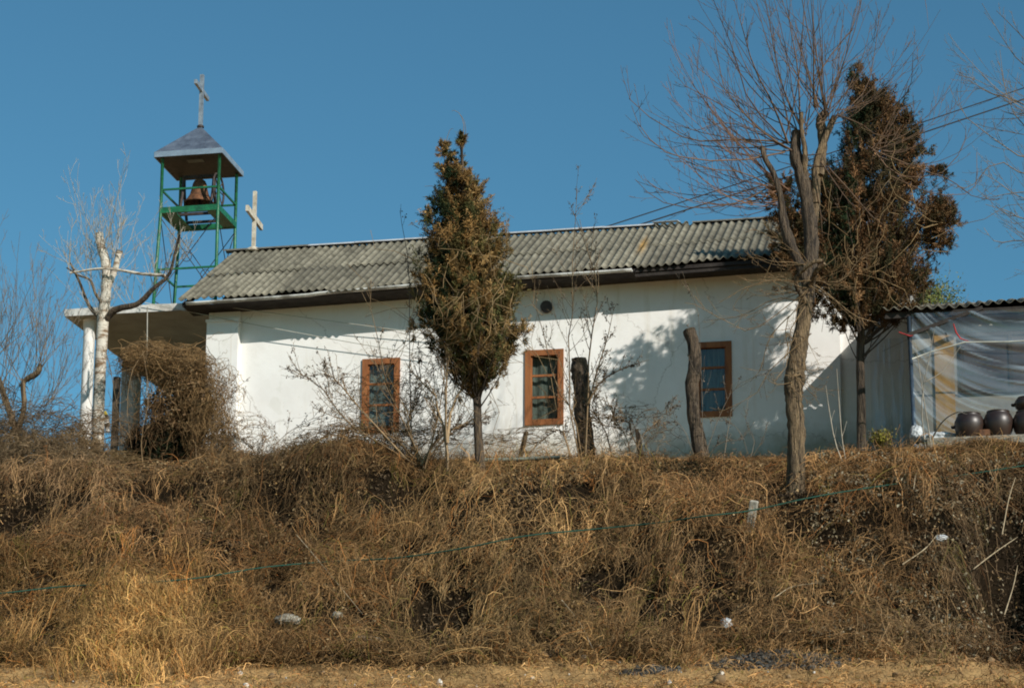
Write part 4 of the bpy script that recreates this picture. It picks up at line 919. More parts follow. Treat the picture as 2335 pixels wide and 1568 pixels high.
for (px, py, n, a0, a1, L0, L1, r0) in ((230, 570, 11, 45, 140, .8, 1.9, .007), (270, 585, 9, 40, 130, .7, 1.7, .007), (240, 640, 10, 30, 160, .8, 1.8, .007), (350, 660, 9, 40, 120, .5, 1.4, .006), (400, 580, 8, 50, 120, .4, 1.1, .006), (200, 640, 9, 60, 150, .8, 1.6, .006), (160, 610, 8, 50, 130, .6, 1.4, .005), (230, 720, 12, 20, 170, .6, 1.5, .006), (300, 690, 9, 30, 150, .5, 1.3, .006), (410, 540, 6, 230, 320, .3, .6, .006)):
    fan(Tw, px, py, b0 + .1, 7, n, a0, a1, L0, L1, r0, PALE, .4, kids=(4, 2), jit=.16)
Tw.build('shoots', bt_, minr=.0030)

# ---------- left edge bare tree
e0_ = 3.2
le = thing('bare_tree', 'slim forked bare tree with upright whips at the left picture edge', 'tree', F(40, 1010, e0_))
mb = MB(); limb(mb, [(48, 1070, e0_, 9), (40, 1000, e0_, 8), (22, 940, e0_, 7), (6, 890, e0_, 6), (-14, 830, e0_, 5)], n=9, k=16, knobs=.15, seed=2); mb.build('trunk', M['bark'], le)
mb = MB(); limb(mb, [(38, 985, e0_, 7), (55, 930, e0_ + .1, 6), (52, 880, e0_ + .1, 6), (60, 865, e0_ + .1, 6), (85, 850, e0_ + .15, 7), (92, 830, e0_ + .15, 4)], n=9, k=16, knobs=.15, seed=3); mb.build('limb', M['bark'], le)
Tw = Twigs(500)
for (px, py, n, a0, a1, L0, L1, r0) in ((88, 845, 14, 35, 120, 1.0, 2.4, .008), (52, 880, 9, 60, 150, 1.0, 2.6, .008), (20, 930, 9, 60, 130, 1.0, 3.0, .008), (0, 880, 10, 60, 110, 1.0, 3.0, .009), (60, 960, 8, 20, 90, .8, 1.6, .007), (-20, 820, 8, 40, 110, 1.0, 2.2, .008), (110, 920, 10, 10, 80, .6, 1.6, .006)):
    fan(Tw, px, py, e0_, 7, n, a0, a1, L0, L1, r0, GREY, .45, kids=(5, 2), jit=.12)
Tw.build('shoots', le, minr=.0028)

# ---------- bare tree standing right of the frame, its crown reaches in
r_t = -3.0
rt_ = thing('bare_tree', 'pale twiggy bare tree whose branches reach in at the upper right corner', 'tree', F(2520, 1010, r_t))
mb = MB(); limb(mb, [(2520, 1020, r_t, 22), (2500, 800, r_t, 20), (2480, 600, r_t, 16), (2470, 400, r_t, 12), (2450, 200, r_t, 8), (2440, 60, r_t, 5)], n=12, k=24, seed=4); mb.build('trunk', M['bark'], rt_)
Tw = Twigs(600)
for pts in (((2560, 900), (2330, 880), (2150, 760), (2000, 640), (1960, 500)), ((2560, 1000), (2330, 970), (2180, 900), (2040, 1040), (1960, 1040)), ((2560, 840), (2320, 690), (2230, 500), (2200, 280)), ((2560, 700), (2280, 560), (2100, 500), (2000, 380)), ((2560, 500), (2330, 360), (2220, 220), (2100, 20)), ((2500, 400), (2320, 200), (2180, 60)), ((2560, 1150), (2330, 1110), (2180, 1010), (2090, 960)), ((2560, 1250), (2330, 1220), (2250, 1180), (2120, 1140)), ((2560, 1380), (2330, 1340), (2180, 1350), (2110, 1270)), ((2560, 600), (2400, 620), (2290, 640), (2210, 620)), ((2560, 1020), (2420, 1060), (2250, 1080), (2100, 1110))):
    traced(Tw, C5(*pts), r_t, .016, .005, GREY, drift=1.2, kids=(9, 3), kl=.30)
fan(Tw, 2460, 300, r_t, 20, 22, 60, 175, 1.2, 3.0, .011, GREY, .2, kids=(6, 2)); fan(Tw, 2470, 600, r_t, 20, 16, 110, 190, 1.2, 2.6, .010, GREY, .3, kids=(6, 2))
Tw.build('branches', rt_, minr=.0030)

# ---------- stumps
def stump(rows, label, seed, m='bark_dark'):
    o0 = F(*rows[0][:3]); mb = MB(); limb(mb, rows, n=16, k=26, knobs=.22, seed=seed); o = mb.build('tree_stump', M[m], None, o0); tag(o, label, 'tree stump', 'tall cut stumps in front of the church'); return o
st_ = 2.6
stump([(1340, 1090, st_, 24), (1336, 1010, st_, 20), (1328, 940, st_, 19), (1327, 880, st_, 19), (1322, 850, st_, 20), (1321, 818, st_, 17)], 'dark straight cut stump just right of the middle window', 1)
stump([(1602, 1065, st_, 20), (1594, 1010, st_, 17), (1583, 950, st_, 15), (1578, 880, st_, 16), (1586, 825, st_, 15), (1581, 785, st_, 14), (1571, 752, st_, 15)], 'crooked grey brown cut stump standing over the left edge of the right window', 2)
stump([(1462, 1040, 2.2, 7), (1456, 1000, 2.2, 6), (1452, 978, 2.2, 4)], 'small thin broken stub between the two tall stumps', 3)

# ---------- saplings, stems and sticks in front of the wall
def sapling(label, stems, t, seed, col=TAN, kids=(7, 3), name='bare_sapling', r=.014, kl=.3, buds=0, cat='sapling'):
    th = thing(name, label, cat, F(stems[0][0][0], stems[0][0][1], t)); Tw = Twigs(seed)
    for rows in stems: traced(Tw, rows, t, r * Tw.g.uniform(.8, 1.2), .004, col, drift=.35, kids=kids, kl=kl)
    Tw.build('stems', th)
    if buds:
        q = np.array(Tw.p).reshape(-1, 3); q = q[Tw.g.integers(0, len(q), buds)] + Tw.g.normal(size=(buds, 3)) * .012; d = Tw.g.normal(size=(buds, 3)) + np.array([0, 0, -.6]); d /= np.linalg.norm(d, axis=1, keepdims=True)
        v, f, c = btubes(np.stack([q, q + d * .018, q + d * .034], 1), np.array([[.003, .011, .002]]), np.array(DARKT)[None] * Tw.g.uniform(.7, 2.2, (buds, 1)), 2, seed)
        npmesh('withered_leaves', v, f, c, M['twig'], th)
    return th
sapling('tall pale stemmed sapling rising left of the narrow juniper', [[(1022, 1129), (1019, 1003), (1000, 940), (991, 896), (947, 859), (934, 821)], [(1019, 1010), (1017, 950), (1019, 862), (1025, 752), (1013, 657)], [(1020, 1010), (1030, 930), (1070, 860), (1120, 800)]], 4.9, 701, (.36, .25, .14), r=.030, buds=260)
sapling('dark thin upright whip between left window and narrow juniper', [[(940, 1060), (936, 900), (934, 821), (934, 689), (932, 600), (918, 520), (912, 480)]], 4.0, 702, DARKT, kids=(9, 2), r=.013, kl=.12, buds=80)
sapling('many stemmed bare shrub spreading over the left window', [[(966, 1069), (953, 1029), (909, 940), (874, 846), (856, 736), (824, 664)], [(968, 1069), (990, 990), (1008, 900), (1017, 800)], [(940, 1040), (900, 1000), (840, 975), (760, 985), (700, 1020)], [(960, 1060), (1000, 1000), (1070, 960), (1130, 930)], [(955, 1050), (930, 960), (960, 900), (955, 820)], [(950, 1060), (850, 1000), (790, 960), (730, 880), (680, 850)], [(930, 1050), (820, 930), (770, 870), (740, 850)], [(960, 1060), (1040, 980), (1100, 960)]], 4.4, 703, TAN, kids=(22, 5), kl=.34, r=.020, buds=1700)
sapling('bare shrub with long whips left of the straight dark stump', [[(1330, 1060), (1308, 940), (1283, 909), (1255, 834), (1233, 730), (1205, 673)], [(1320, 1040), (1299, 930), (1299, 846), (1296, 767), (1305, 720), (1305, 600), (1312, 500), (1316, 430)], [(1335, 1040), (1343, 860), (1343, 815), (1356, 720), (1365, 657), (1335, 560), (1322, 500)], [(1343, 920), (1360, 850), (1385, 770), (1400, 700)], [(1340, 920), (1370, 870), (1420, 840), (1480, 820)], [(1300, 1040), (1280, 980), (1240, 1000), (1200, 1040)]], 3.6, 704, TAN, kids=(18, 5), kl=.28, r=.018, buds=900)
sapling('low tangled bare shrub at the foot of the wall between the stumps', [[(1440, 1060), (1430, 1000), (1400, 950), (1380, 900)], [(1445, 1060), (1460, 1000), (1500, 960), (1530, 930)], [(1400, 1060), (1380, 980), (1350, 930), (1362, 880)], [(1470, 1050), (1440, 990), (1430, 960), (1390, 960)]], 2.9, 705, TAN, kids=(18, 5), kl=.36, r=.012, buds=700)
sapling('thin whippy shrub sprouting round the crooked stump', [[(1600, 1060), (1602, 940), (1598, 820), (1590, 700), (1560, 640)], [(1600, 1060), (1640, 950), (1680, 880), (1745, 850)], [(1590, 1060), (1560, 980), (1530, 960), (1500, 990)], [(1650, 1050), (1660, 980), (1668, 930)], [(1600, 1060), (1640, 1010), (1690, 1000), (1720, 960)]], 3.2, 706, GREY, kids=(8, 3), kl=.26, r=.009, buds=160)
sapling('two bare sticks crossing in front of the annex plastic', [[(2125, 1035), (2118, 980), (2104, 894), (2095, 830), (2086, 780)], [(2112, 1030), (2103, 960), (2104, 894), (2118, 820), (2131, 751)], [(2125, 1000), (2150, 960), (2180, 940), (2200, 938)], [(2110, 870), (2150, 845), (2190, 790)]], 4.6, 707, PALE, kids=(2, 0), kl=.2, r=.014)
sapling('shorter of two thin dry sticks right of the pollarded trunk', [[(1928, 1070), (1905, 1010), (1890, 930), (1883, 878)]], 4.2, 708, PALE, kids=(2, 0), kl=.2, r=.013)
sapling('taller of two thin dry sticks right of the pollarded trunk', [[(1930, 1060), (1920, 1000), (1912, 900), (1908, 840)]], 4.2, 714, PALE, kids=(2, 0), kl=.2, r=.013)
sapling('forked whippy shoots on the slim juniper stem', [[(1963, 835), (1940, 790), (1925, 740), (1935, 690)], [(1965, 830), (1985, 790), (1992, 745), (2012, 730)], [(1975, 735), (2005, 725), (2060, 735), (2100, 745)]], 2.2, 709, DARKT, kids=(5, 2), kl=.3, r=.012, name='climbing_shoots', cat='shoots')
sapling('low brown shoots at the wall foot right of the crooked stump', [[(1710, 1050), (1720, 1000), (1700, 960), (1708, 900)], [(1710, 1050), (1690, 990), (1660, 960), (1620, 960)], [(1710, 1050), (1740, 1000), (1752, 960)]], 2.6, 710, GREY, kids=(7, 3), kl=.3, r=.007)

# ---------- brush on the bank
g = np.random.default_rng(99)
ZONES = [(310, 1450, 150, 110, (.46, .32, .13), 1.6), (520, 1500, 140, 80, (.36, .25, .12), 1.2), (430, 1220, 190, 60, (.34, .22, .11), 1.2), (130, 1100, 190, 110, (.27, .20, .12), 1.3), (620, 1140, 180, 80, (.15, .115, .065), 1.6),
         (1230, 1190, 240, 130, (.38, .28, .145), 1.4), (1050, 1400, 200, 110, (.24, .19, .10), 1.3), (1600, 1330, 300, 140, (.30, .215, .115), 1.2), (1950, 1150, 200, 80, (.30, .19, .09), 1.4), (1680, 1080, 200, 60, (.28, .19, .10), 1.2), (2230, 1190, 150, 110, (.16, .13, .085), 1.6),
         (2300, 1350, 90, 110, (.07, .06, .05), 2.0), (2150, 1430, 170, 70, (.28, .22, .13), 1.2), (780, 1400, 160, 100, (.29, .20, .10), 1.1), (700, 1060, 160, 60, (.20, .15, .085), 1.2), (100, 1380, 130, 110, (.27, .185, .08), 1.2), (1400, 1450, 200, 60, (.27, .20, .10), 1.0), (1850, 1250, 150, 70, (.32, .22, .11), 1.0)]
def zone_col(pos, g):
    x, y = proj(pos); w = np.full(len(x), .25); c = np.array([.30, .195, .085])[None] * w[:, None]
    for px, py, rx, ry, col, k in ZONES:
        a = k * np.exp(-((x - px) / rx) ** 2 - ((y - py) / ry) ** 2); w = w + a; c = c + a[:, None] * np.array(col)
    c = c / w[:, None] * np.array([1.05, .905, .82]); n1 = vnoise(x / 60 + 3, y / 45 + 8, 31); n2 = vnoise(x / 22, y / 18, 32)
    c = c * (.34 + .70 * n1 + .50 * n2)[:, None]
    m = g.random(len(x))
    c = np.where((m < .17)[:, None], c * np.array([1.7, 1.66, 1.55]), c); c = np.where(((m > .17) & (m < .38))[:, None], c * .32, c); c = np.where(((m > .38) & (m < .42))[:, None], c * np.array([.75, 1.0, .6]), c)
    c = np.where(((m > .42) & (m < .49))[:, None], c * np.array([1.2, .85, .6]), c)
    return c * g.uniform(.75, 1.25, (len(x), 1))
HOLES = [(940, 1135, 48, 46), (1240, 1108, 75, 44), (1740, 1104, 75, 40), (350, 1112, 85, 32), (2318, 1345, 60, 115), (2170, 1455, 65, 24), (1000, 1440, 60, 34), (1040, 1390, 26, 40), (600, 1150, 80, 18), (700, 1200, 60, 26), (500, 1190, 40, 14), (30, 1190, 40, 60), (1560, 1230, 30, 16), (860, 1130, 20, 50),
         (230, 1290, 60, 14), (1350, 1340, 40, 22), (180, 1400, 22, 18), (1480, 1390, 26, 18), (2200, 1190, 60, 20), (2130, 1320, 40, 20), (1140, 1110, 30, 26), (1900, 1320, 30, 16), (1260, 1480, 40, 16), (100, 1470, 30, 24), (640, 1350, 40, 14)]
_hg = np.random.default_rng(17)
for _ in range(70): HOLES.append((_hg.uniform(-60, 2400), _hg.uniform(1110, 1450), _hg.uniform(10, 30), _hg.uniform(7, 20)))
HST = []
for a, b, c, d in HOLES:
    t_h = 4.8 + (b - 1090) / 390 * 4.8; HST.append((SZ(a, b, t_h)[0], t_h, c / 130, d / 82))
def in_hole(S_, T_, f=1.0):
    k = np.zeros(S_.shape, bool)
    for a, b, c, d in HST: k |= ((S_ - a) / c / f) ** 2 + ((T_ - b) / d / f) ** 2 < 1
    return k
def spare(S_, T_, g, f=1.0):
    """paths that stay out of the hollows"""
    return ~(in_hole(S_[:, ::2], T_[:, ::2], f).any(1) & (g.random(len(S_)) < .93))
def roots(n, t0, t1, g, s0=-10.5, s1=10.5, bias=1.0, holes=.85):
    s = g.uniform(s0, s1, n); t = t0 + (t1 - t0) * g.random(n) ** bias
    p = PA(s, t, tz(s, t)); x, y = proj(p); keep = np.ones(n, bool); k = np.zeros(n)
    for a, b, c, d in HOLES: k = np.maximum(k, np.exp(-(((x - a) / c / 1.3) ** 2 + ((y - b) / d / 1.3) ** 2) ** 1.5))
    dens = .10 + .90 * np.clip((.6 * vnoise(s * 1.7 + 9, t * 2.2, 41) + .4 * vnoise(s * 4.5 + 9, t * 5.5, 42) - .30) * 3.0, 0, 1)
    keep = (g.random(n) > k * holes) & (g.random(n) < dens)
    ts, _ = SZ(1816, 1100, 6.0); near = (np.abs(s - ts) < .24) & (t > 5.2) & (t < 7.4); keep &= ~(near & (g.random(n) < .93))
    return s[keep], t[keep]
def strands(name, s, t, g, L, h, rw, label, lateral=1.0, K=9, wig=.05, down=.5, upright=0.0, cat='undergrowth', bright=1.0, lay=0.0, sides=3, coh=1.0):
    n = len(s); L = g.uniform(L[0], L[1], n); h = g.uniform(h[0], h[1], n); u = np.linspace(0, 1, K)[None]
    fa = (vnoise(s * .55 + 70, t * .8, 51) - .5) * 2 * math.pi * .75 * coh + g.normal(size=n) * .55 * lateral
    ds, dt = np.sin(fa), np.cos(fa) * (1 if down > 0 else -1)
    flip = g.random(n) < .16; ds = np.where(flip, g.normal(size=n), ds); dt = np.where(flip, g.normal(size=n), dt)
    ws = np.cumsum(g.normal(size=(n, K)) * wig * .55, 1); wt = np.cumsum(g.normal(size=(n, K)) * wig * .55, 1); wz = np.cumsum(g.normal(size=(n, K)) * wig * .45, 1)
    ws -= ws[:, :1]; wt -= wt[:, :1]; wz -= wz[:, :1]
    S_ = s[:, None] + ds[:, None] * L[:, None] * u * (1 - upright) + ws; T_ = t[:, None] + dt[:, None] * L[:, None] * u * (1 - upright) * .8 + wt
    arc = np.where(upright > 0, u * (1 - .25 * u * u) * 1.0, 4 * (u ** .8) * (1 - u ** 1.1))
    fac = (np.clip(.30 + (t - 3.6) * .32, .30, 1.0) * np.where((t < 5.6) & (s > 3.2), .55, 1.0))[:, None]; h = h * fac[:, 0]
    off = g.uniform(0, lay, n)[:, None] * fac if lay else 0
    Z_ = tz(S_, T_) + .01 + h[:, None] * arc + np.abs(wz) * .7 * fac + off
    ok = spare(S_, T_, g); S_, T_, Z_ = S_[ok], T_[ok], Z_[ok]; n = len(S_)
    p = PA(S_, T_, Z_); col = zone_col(p[:, K // 2], g) * bright
    rad_ = g.uniform(rw[0], rw[1], n)[:, None] * np.linspace(1, .55, K)[None]
    v, f, c = btubes(p, rad_, col, sides, 7); o = npmesh(name, v, f, c, M['strand']); tag(o, label, cat, None, 'stuff'); return o
def tufts(name, n, per, size, h, rw, label, g, t0=3.2, t1=10.0, down=.45, wig=.05, K=7, bright=1.0, holes=.9, pxr=None, lift=.12):
    s, t = roots(n, t0, t1, g, holes=holes)
    if pxr is not None: x, y = proj(PA(s, t, tz(s, t))); k = (x > pxr[0]) & (x < pxr[1]); s, t = s[k], t[k]
    m = len(s); sz_ = g.uniform(size[0], size[1], m) * np.exp(g.normal(size=m) * .25); th_ = g.uniform(h[0], h[1], m); colt = zone_col(PA(s, t, tz(s, t)), g)
    S0 = np.repeat(s, per); T0 = np.repeat(t, per); N_ = m * per; a = g.uniform(0, 2 * math.pi, N_); L = np.repeat(sz_, per) * g.uniform(.35, 1.2, N_); H = np.repeat(th_, per) * g.uniform(.2, 1.2, N_)
    u = np.linspace(0, 1, K)[None]; ds, dt = np.cos(a), np.sin(a) + down; f_ = np.clip(.30 + (T0 - 3.6) * .32, .35, 1.0) * np.where((T0 < 5.6) & (S0 > 3.2), .55, 1.0); H = H * f_
    ws = np.cumsum(g.normal(size=(N_, K)) * wig, 1); wt = np.cumsum(g.normal(size=(N_, K)) * wig, 1); wz = np.cumsum(g.normal(size=(N_, K)) * wig * .8, 1); ws -= ws[:, :1]; wt -= wt[:, :1]; wz -= wz[:, :1]
    S_ = S0[:, None] + (g.normal(size=N_) * .03)[:, None] + (ds * L)[:, None] * u ** .8 + ws; T_ = T0[:, None] + (g.normal(size=N_) * .03)[:, None] + (dt * L)[:, None] * u ** .8 + wt
    Z_ = tz(S_, T_) + .01 + H[:, None] * (2.6 * u * (1 - .72 * u)) + np.abs(wz) + lift * (g.random(N_) * f_)[:, None] * (1 - u * .7)
    col = np.repeat(colt, per, 0) * g.uniform(.45, 1.35, (N_, 1)) * bright
    ok = spare(S_, T_, g); S_, T_, Z_, col = S_[ok], T_[ok], Z_[ok], col[ok]; N_ = len(S_)
    v, f, c = btubes(PA(S_, T_, Z_), g.uniform(rw[0], rw[1], (N_, 1)) * np.linspace(1, .5, K)[None], col, 2, 9); tag(npmesh(name, v, f, c, M['strand']), label, 'undergrowth', None, 'stuff')
s, t = roots(42000, 2.9, 10.0, g); strands('tangled_dead_vines', s, t, g, (.12, .60), (.02, .20), (.0024, .0048), 'tangled dead vines and creepers matting the whole bank', lay=.30, wig=.09, lateral=2.2, coh=.6)
s, t = roots(3800, 3.2, 10.0, g); strands('long_dead_vines', s, t, g, (.5, 1.3), (.05, .34), (.003, .0062), 'long dead vines arching through the tangle on the bank', lay=.22, wig=.075, lateral=1.4, coh=.6)
tufts('dry_weeds', 4600, 24, (.08, .28), (.05, .26), (.0022, .0045), 'tufts of short dry weeds over the whole bank', g)
tufts('tall_dry_weeds', 520, 26, (.10, .30), (.35, .75), (.0028, .0055), 'taller ragged clumps of dead weeds standing on the bank', g, down=.2, wig=.045, bright=1.05)
s, t = roots(1500, 3.0, 9.8, g, holes=.6); strands('dead_stalks', s, t, g, (.4, 1.2), (.12, .50), (.0035, .0065), 'thicker pale dead stalks arching over the bank', wig=.08, lay=.20, bright=1.35, lateral=2.2, coh=.5)
s, t = roots(2600, 3.2, 9.8, g, holes=.2); strands('standing_stalks', s, t, g, (.05, .3), (.3, .8), (.003, .0058), 'upright bare stalks standing out of the tangle', wig=.05, lateral=3, upright=.85, bright=1.1)
s, t = roots(9000, 2.4, 5.6, g, holes=.3); strands('crest_weeds', s, t, g, (.2, .5), (.12, .60), (.0025, .0055), 'upright dry weeds along the top of the bank', upright=.75, lateral=2, bright=.95, wig=.06)
s = np.concatenate([g.normal(SZ(q, 1050, 4)[0], .22, 170 if q < 1300 else 90) for q in (520, 600, 660, 720, 790, 850, 910, 980, 1060, 1150, 1250, 1340, 1410, 1500, 1560, 1620, 1690)]); t = g.normal(3.9, .35, len(s))
strands('ragged_crest_stems', s, t, g, (.1, .5), (.4, 1.7), (.0028, .0055), 'tall ragged dead stems rising over the foot of the church wall', upright=.7, lateral=2.5, bright=1.0, wig=.075)
# golden grass lower left: upright drooping blades in clumps
def clump_pts(lst, g):
    S_, T_ = [], []
    for px, py, n, sp in lst:
        p = bankp(px, py); a, b = ST(p); S_.append(a + g.normal(size=n) * sp); T_.append(b + g.normal(size=n) * sp * .6)
    return np.concatenate(S_), np.concatenate(T_)
cl = [(g.uniform(130, 560), g.uniform(1380, 1560), 150, .16) for _ in range(22)] + [(g.uniform(210, 420), g.uniform(1380, 1500), 230, .11) for _ in range(22)] + [(g.uniform(0, 300), g.uniform(1340, 1560), 80, .15) for _ in range(10)]
s, t = clump_pts(cl, g); strands('golden_grass', s, t, g, (.25, .6), (.25, .62), (.0025, .0055), 'golden dry grass clumps at the lower left of the bank', upright=.6, lateral=1.4, bright=1.15, wig=.035, sides=2)
cl = [(g.uniform(0, 2335), g.uniform(1470, 1520), 90, .14) for _ in range(60)]
s, t = clump_pts(cl, g); strands('verge_grass', s, t, g, (.15, .4), (.10, .32), (.0025, .005), 'short dry grass along the foot of the bank', upright=.6, lateral=2, bright=1.15, sides=2)
# field stubble
n = 16000; s = g.uniform(-11, 11, n); t = g.uniform(9.6, 13.5, n); strands('field_stubble', s, t, g, (.05, .22), (.01, .06), (.0025, .006), 'flattened straw lying on the field at the bottom', lateral=3, wig=.02, bright=1.25, sides=2)
# leaf litter
def litter(name, n, px0, px1, py0, py1, label, cols, sz=(.014, .034), seed=5):
    g = np.random.default_rng(seed); s = g.uniform(SZ(px0, 1200, 6)[0], SZ(px1, 1200, 6)[0], n * 2); t = g.uniform(3.6, 11.5, n * 2); z = tz(s, t); p = PA(s, t, z + g.uniform(.03, .34, n * 2) * (t < 10)); x, y = proj(p)
    k = (x > px0) & (x < px1) & (y > py0) & (y < py1) & (vnoise(x / 40, y / 30, 12) > .35) & ~(in_hole(s, t) & (g.random(n * 2) < .8)); p = p[k][:n]; m = len(p)
    d = g.normal(size=(m, 3)); d /= np.linalg.norm(d, axis=1, keepdims=True); l = g.uniform(*sz, (m, 1))
    cc = np.array(cols)[g.integers(len(cols), size=m)] * g.uniform(.6, 1.3, (m, 1))
    v, f, c = btubes(np.stack([p - d * l, p + g.normal(size=(m, 3)) * .006, p + d * l], 1), np.array([[.004, .016, .003]]) * g.uniform(.6, 1.3, (m, 1)), cc, 2, seed)
    tag(npmesh(name, v, f, c, M['strand']), label, 'leaf litter', None, 'stuff')
litter('leaf_litter', 9000, 1850, 2400, 1030, 1500, 'pale curled dead leaves over the shaded right end of the bank', [(.26, .21, .135), (.20, .145, .085), (.12, .085, .05), (.31, .27, .19)])
litter('dead_leaves', 34000, -60, 2400, 1050, 1520, 'brown dead leaves caught across the bank', [(.20, .13, .065), (.30, .21, .11), (.10, .065, .035), (.05, .035, .02), (.24, .15, .06)], sz=(.010, .026), seed=6)

_q = np.random.default_rng(23); _S, _T = [], []
for a, b, c, d in HST:
    m = int(220 * c * d / .04 * .5) + 30; m = min(m, 1500); _S.append(a + _q.normal(size=m) * c * .55); _T.append(b + _q.normal(size=m) * d * .55)
_S, _T = np.concatenate(_S), np.concatenate(_T); m = len(_S); p = PA(_S, _T, tz(_S, _T) + _q.uniform(.005, .07, m)); d = _q.normal(size=(m, 3)); d /= np.linalg.norm(d, axis=1, keepdims=True); l = _q.uniform(.012, .05, (m, 1))
v, f, c = btubes(np.stack([p - d * l, p + _q.normal(size=(m, 3)) * .010, p + d * l], 1), np.array([[.003, .010, .002]]) * _q.uniform(.4, 1.3, (m, 1)), np.array([[.085, .058, .034]]) * np.exp(_q.normal(size=(m, 1)) * .7), 2, 3)
tag(npmesh('leaf_mould', v, f, c, M['strand']), 'dark rotting leaves and twigs lying in the bare hollows of the bank', 'leaf litter', None, 'stuff')

# ---------- vine heap over the porch corner
def tangle(name, label, heaps, seed, cat='vine thicket', core=None):
    """heaps: (px,py,t,rs,rt,rz,n,col,L) ellipsoids draped in curling vines"""
    g = np.random.default_rng(seed); h0 = heaps[0]; th = thing(name, label, cat, F(h0[0], h0[1], h0[2]) - UP * h0[5])
    PP, RR, CC = [], [], []; K = 9
    for px, py, t, rs, rt, rz, n, col, L in heaps:
        c = np.array(F(px, py, t)); ax = np.array([W * rs, N * rt, UP * rz])
        d = g.normal(size=(n, 3)); d /= np.linalg.norm(d, axis=1, keepdims=True); d[:, 2] = np.abs(d[:, 2]) * np.where(g.random(n) < .8, 1, -1)
        lump = .80 + .45 * vnoise(d[:, 0] * 2.4 + 9, d[:, 2] * 2.4 + d[:, 1] * 1.7 + 5, seed)
        rr = g.uniform(.45, 1.0, n) ** .6 * lump + np.where(g.random(n) < .10, g.uniform(0, .45, n), 0); v = g.normal(size=(n, 3)) * np.array([1, 1, .9]) + np.array([0, 0, -.45]); v /= np.linalg.norm(v, axis=1, keepdims=True)
        pts = []; Ln = g.uniform(L[0], L[1], n) * .62 / K / np.mean([rs, rz]); e = d * rr[:, None]; hold = g.uniform(.1, .8, (n, 1))
        for k in range(K):
            pts.append(c + e @ ax)
            v += g.normal(size=(n, 3)) * .62 + np.array([0, 0, -.10]); v /= np.linalg.norm(v, axis=1, keepdims=True); e = e + v * Ln[:, None]; m = np.linalg.norm(e, axis=1, keepdims=True); e = e * (1 - hold * np.clip(m - 1.05, 0, .4))
        PP.append(np.stack(pts, 1)); RR.append(g.uniform(.0025, .0060, (n, 1)) * np.linspace(1, .6, K)); CC.append(np.array(col) * g.uniform(.30, 1.35, (n, 1)))
    v, f, c = btubes(np.concatenate(PP), np.concatenate(RR), np.concatenate(CC), 3, seed); npmesh('dead_vines', v, f, c, M['strand'], th)
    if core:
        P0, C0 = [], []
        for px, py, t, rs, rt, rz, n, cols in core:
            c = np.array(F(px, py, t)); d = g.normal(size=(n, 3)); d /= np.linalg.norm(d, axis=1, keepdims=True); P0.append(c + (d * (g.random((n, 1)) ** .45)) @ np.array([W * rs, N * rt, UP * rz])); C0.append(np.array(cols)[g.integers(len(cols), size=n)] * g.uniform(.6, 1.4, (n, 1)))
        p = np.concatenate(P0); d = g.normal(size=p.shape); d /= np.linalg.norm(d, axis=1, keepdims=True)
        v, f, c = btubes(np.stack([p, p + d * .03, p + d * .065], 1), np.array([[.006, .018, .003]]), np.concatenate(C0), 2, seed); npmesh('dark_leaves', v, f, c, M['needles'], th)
    return th
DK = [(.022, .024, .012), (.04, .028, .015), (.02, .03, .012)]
VB = (.34, .215, .10)
tangle('vine_thicket', 'heap of curling dead vines smothering a dark bush at the porch corner', [(345, 820, 1.9, .55, .50, .30, 420, VB, (.6, 1.9)), (410, 840, 1.9, .60, .50, .38, 560, VB, (.6, 2.0)), (450, 915, 1.8, .45, .45, .50, 560, VB, (.6, 1.8)), (470, 985, 2.0, .40, .45, .60, 560, (.28, .18, .085), (.5, 1.4)),
        (490, 1050, 1.9, .48, .4, .42, 800, (.32, .21, .11), (.4, 1.1)), (400, 1120, 2.8, .85, .5, .30, 1300, (.26, .17, .08), (.5, 1.4)), (310, 850, 1.6, .34, .3, .45, 220, VB, (.4, 1.1)), (250, 1065, 2.2, .7, .5, .28, 900, (.26, .18, .09), (.4, 1.1)), (555, 1060, 2.2, .45, .4, .22, 500, (.32, .22, .12), (.4, 1.0)), (370, 990, 2.0, .6, .4, .75, 420, (.20, .12, .06), (.5, 1.5)), (490, 900, 1.8, .5, .4, .7, 160, VB, (.4, 1.2)), (425, 960, 1.9, 1.05, .6, 1.15, 300, (.30, .19, .09), (.8, 2.2)), (540, 1010, 2.0, .7, .4, .55, 200, (.30, .19, .09), (.6, 1.6)), (430, 1110, 3.2, 1.1, .7, .40, 700, (.30, .20, .10), (.6, 1.7))], 801,
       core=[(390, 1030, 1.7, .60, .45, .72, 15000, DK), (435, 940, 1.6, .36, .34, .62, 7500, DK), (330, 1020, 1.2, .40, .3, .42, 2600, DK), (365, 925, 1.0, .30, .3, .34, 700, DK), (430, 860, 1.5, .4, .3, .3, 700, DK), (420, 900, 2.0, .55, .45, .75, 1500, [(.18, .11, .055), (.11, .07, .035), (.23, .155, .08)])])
tangle('vine_thicket', 'greyish brown mound of dead creepers at the far left of the bank', [(90, 1085, 3.6, 1.0, .8, .75, 2200, (.25, .175, .10), (.5, 1.5)), (20, 1040, 3.2, .7, .6, .6, 1000, (.25, .17, .09), (.5, 1.4)), (-70, 1050, 3.0, .8, .7, .6, 900, (.24, .16, .09), (.5, 1.3)), (170, 1040, 3.0, .6, .5, .45, 900, (.28, .19, .10), (.5, 1.3)), (215, 1120, 4.2, .8, .6, .55, 1200, (.30, .20, .11), (.5, 1.3))], 802, core=[(60, 1130, 3.0, 1.0, .6, .5, 6000, DK)])
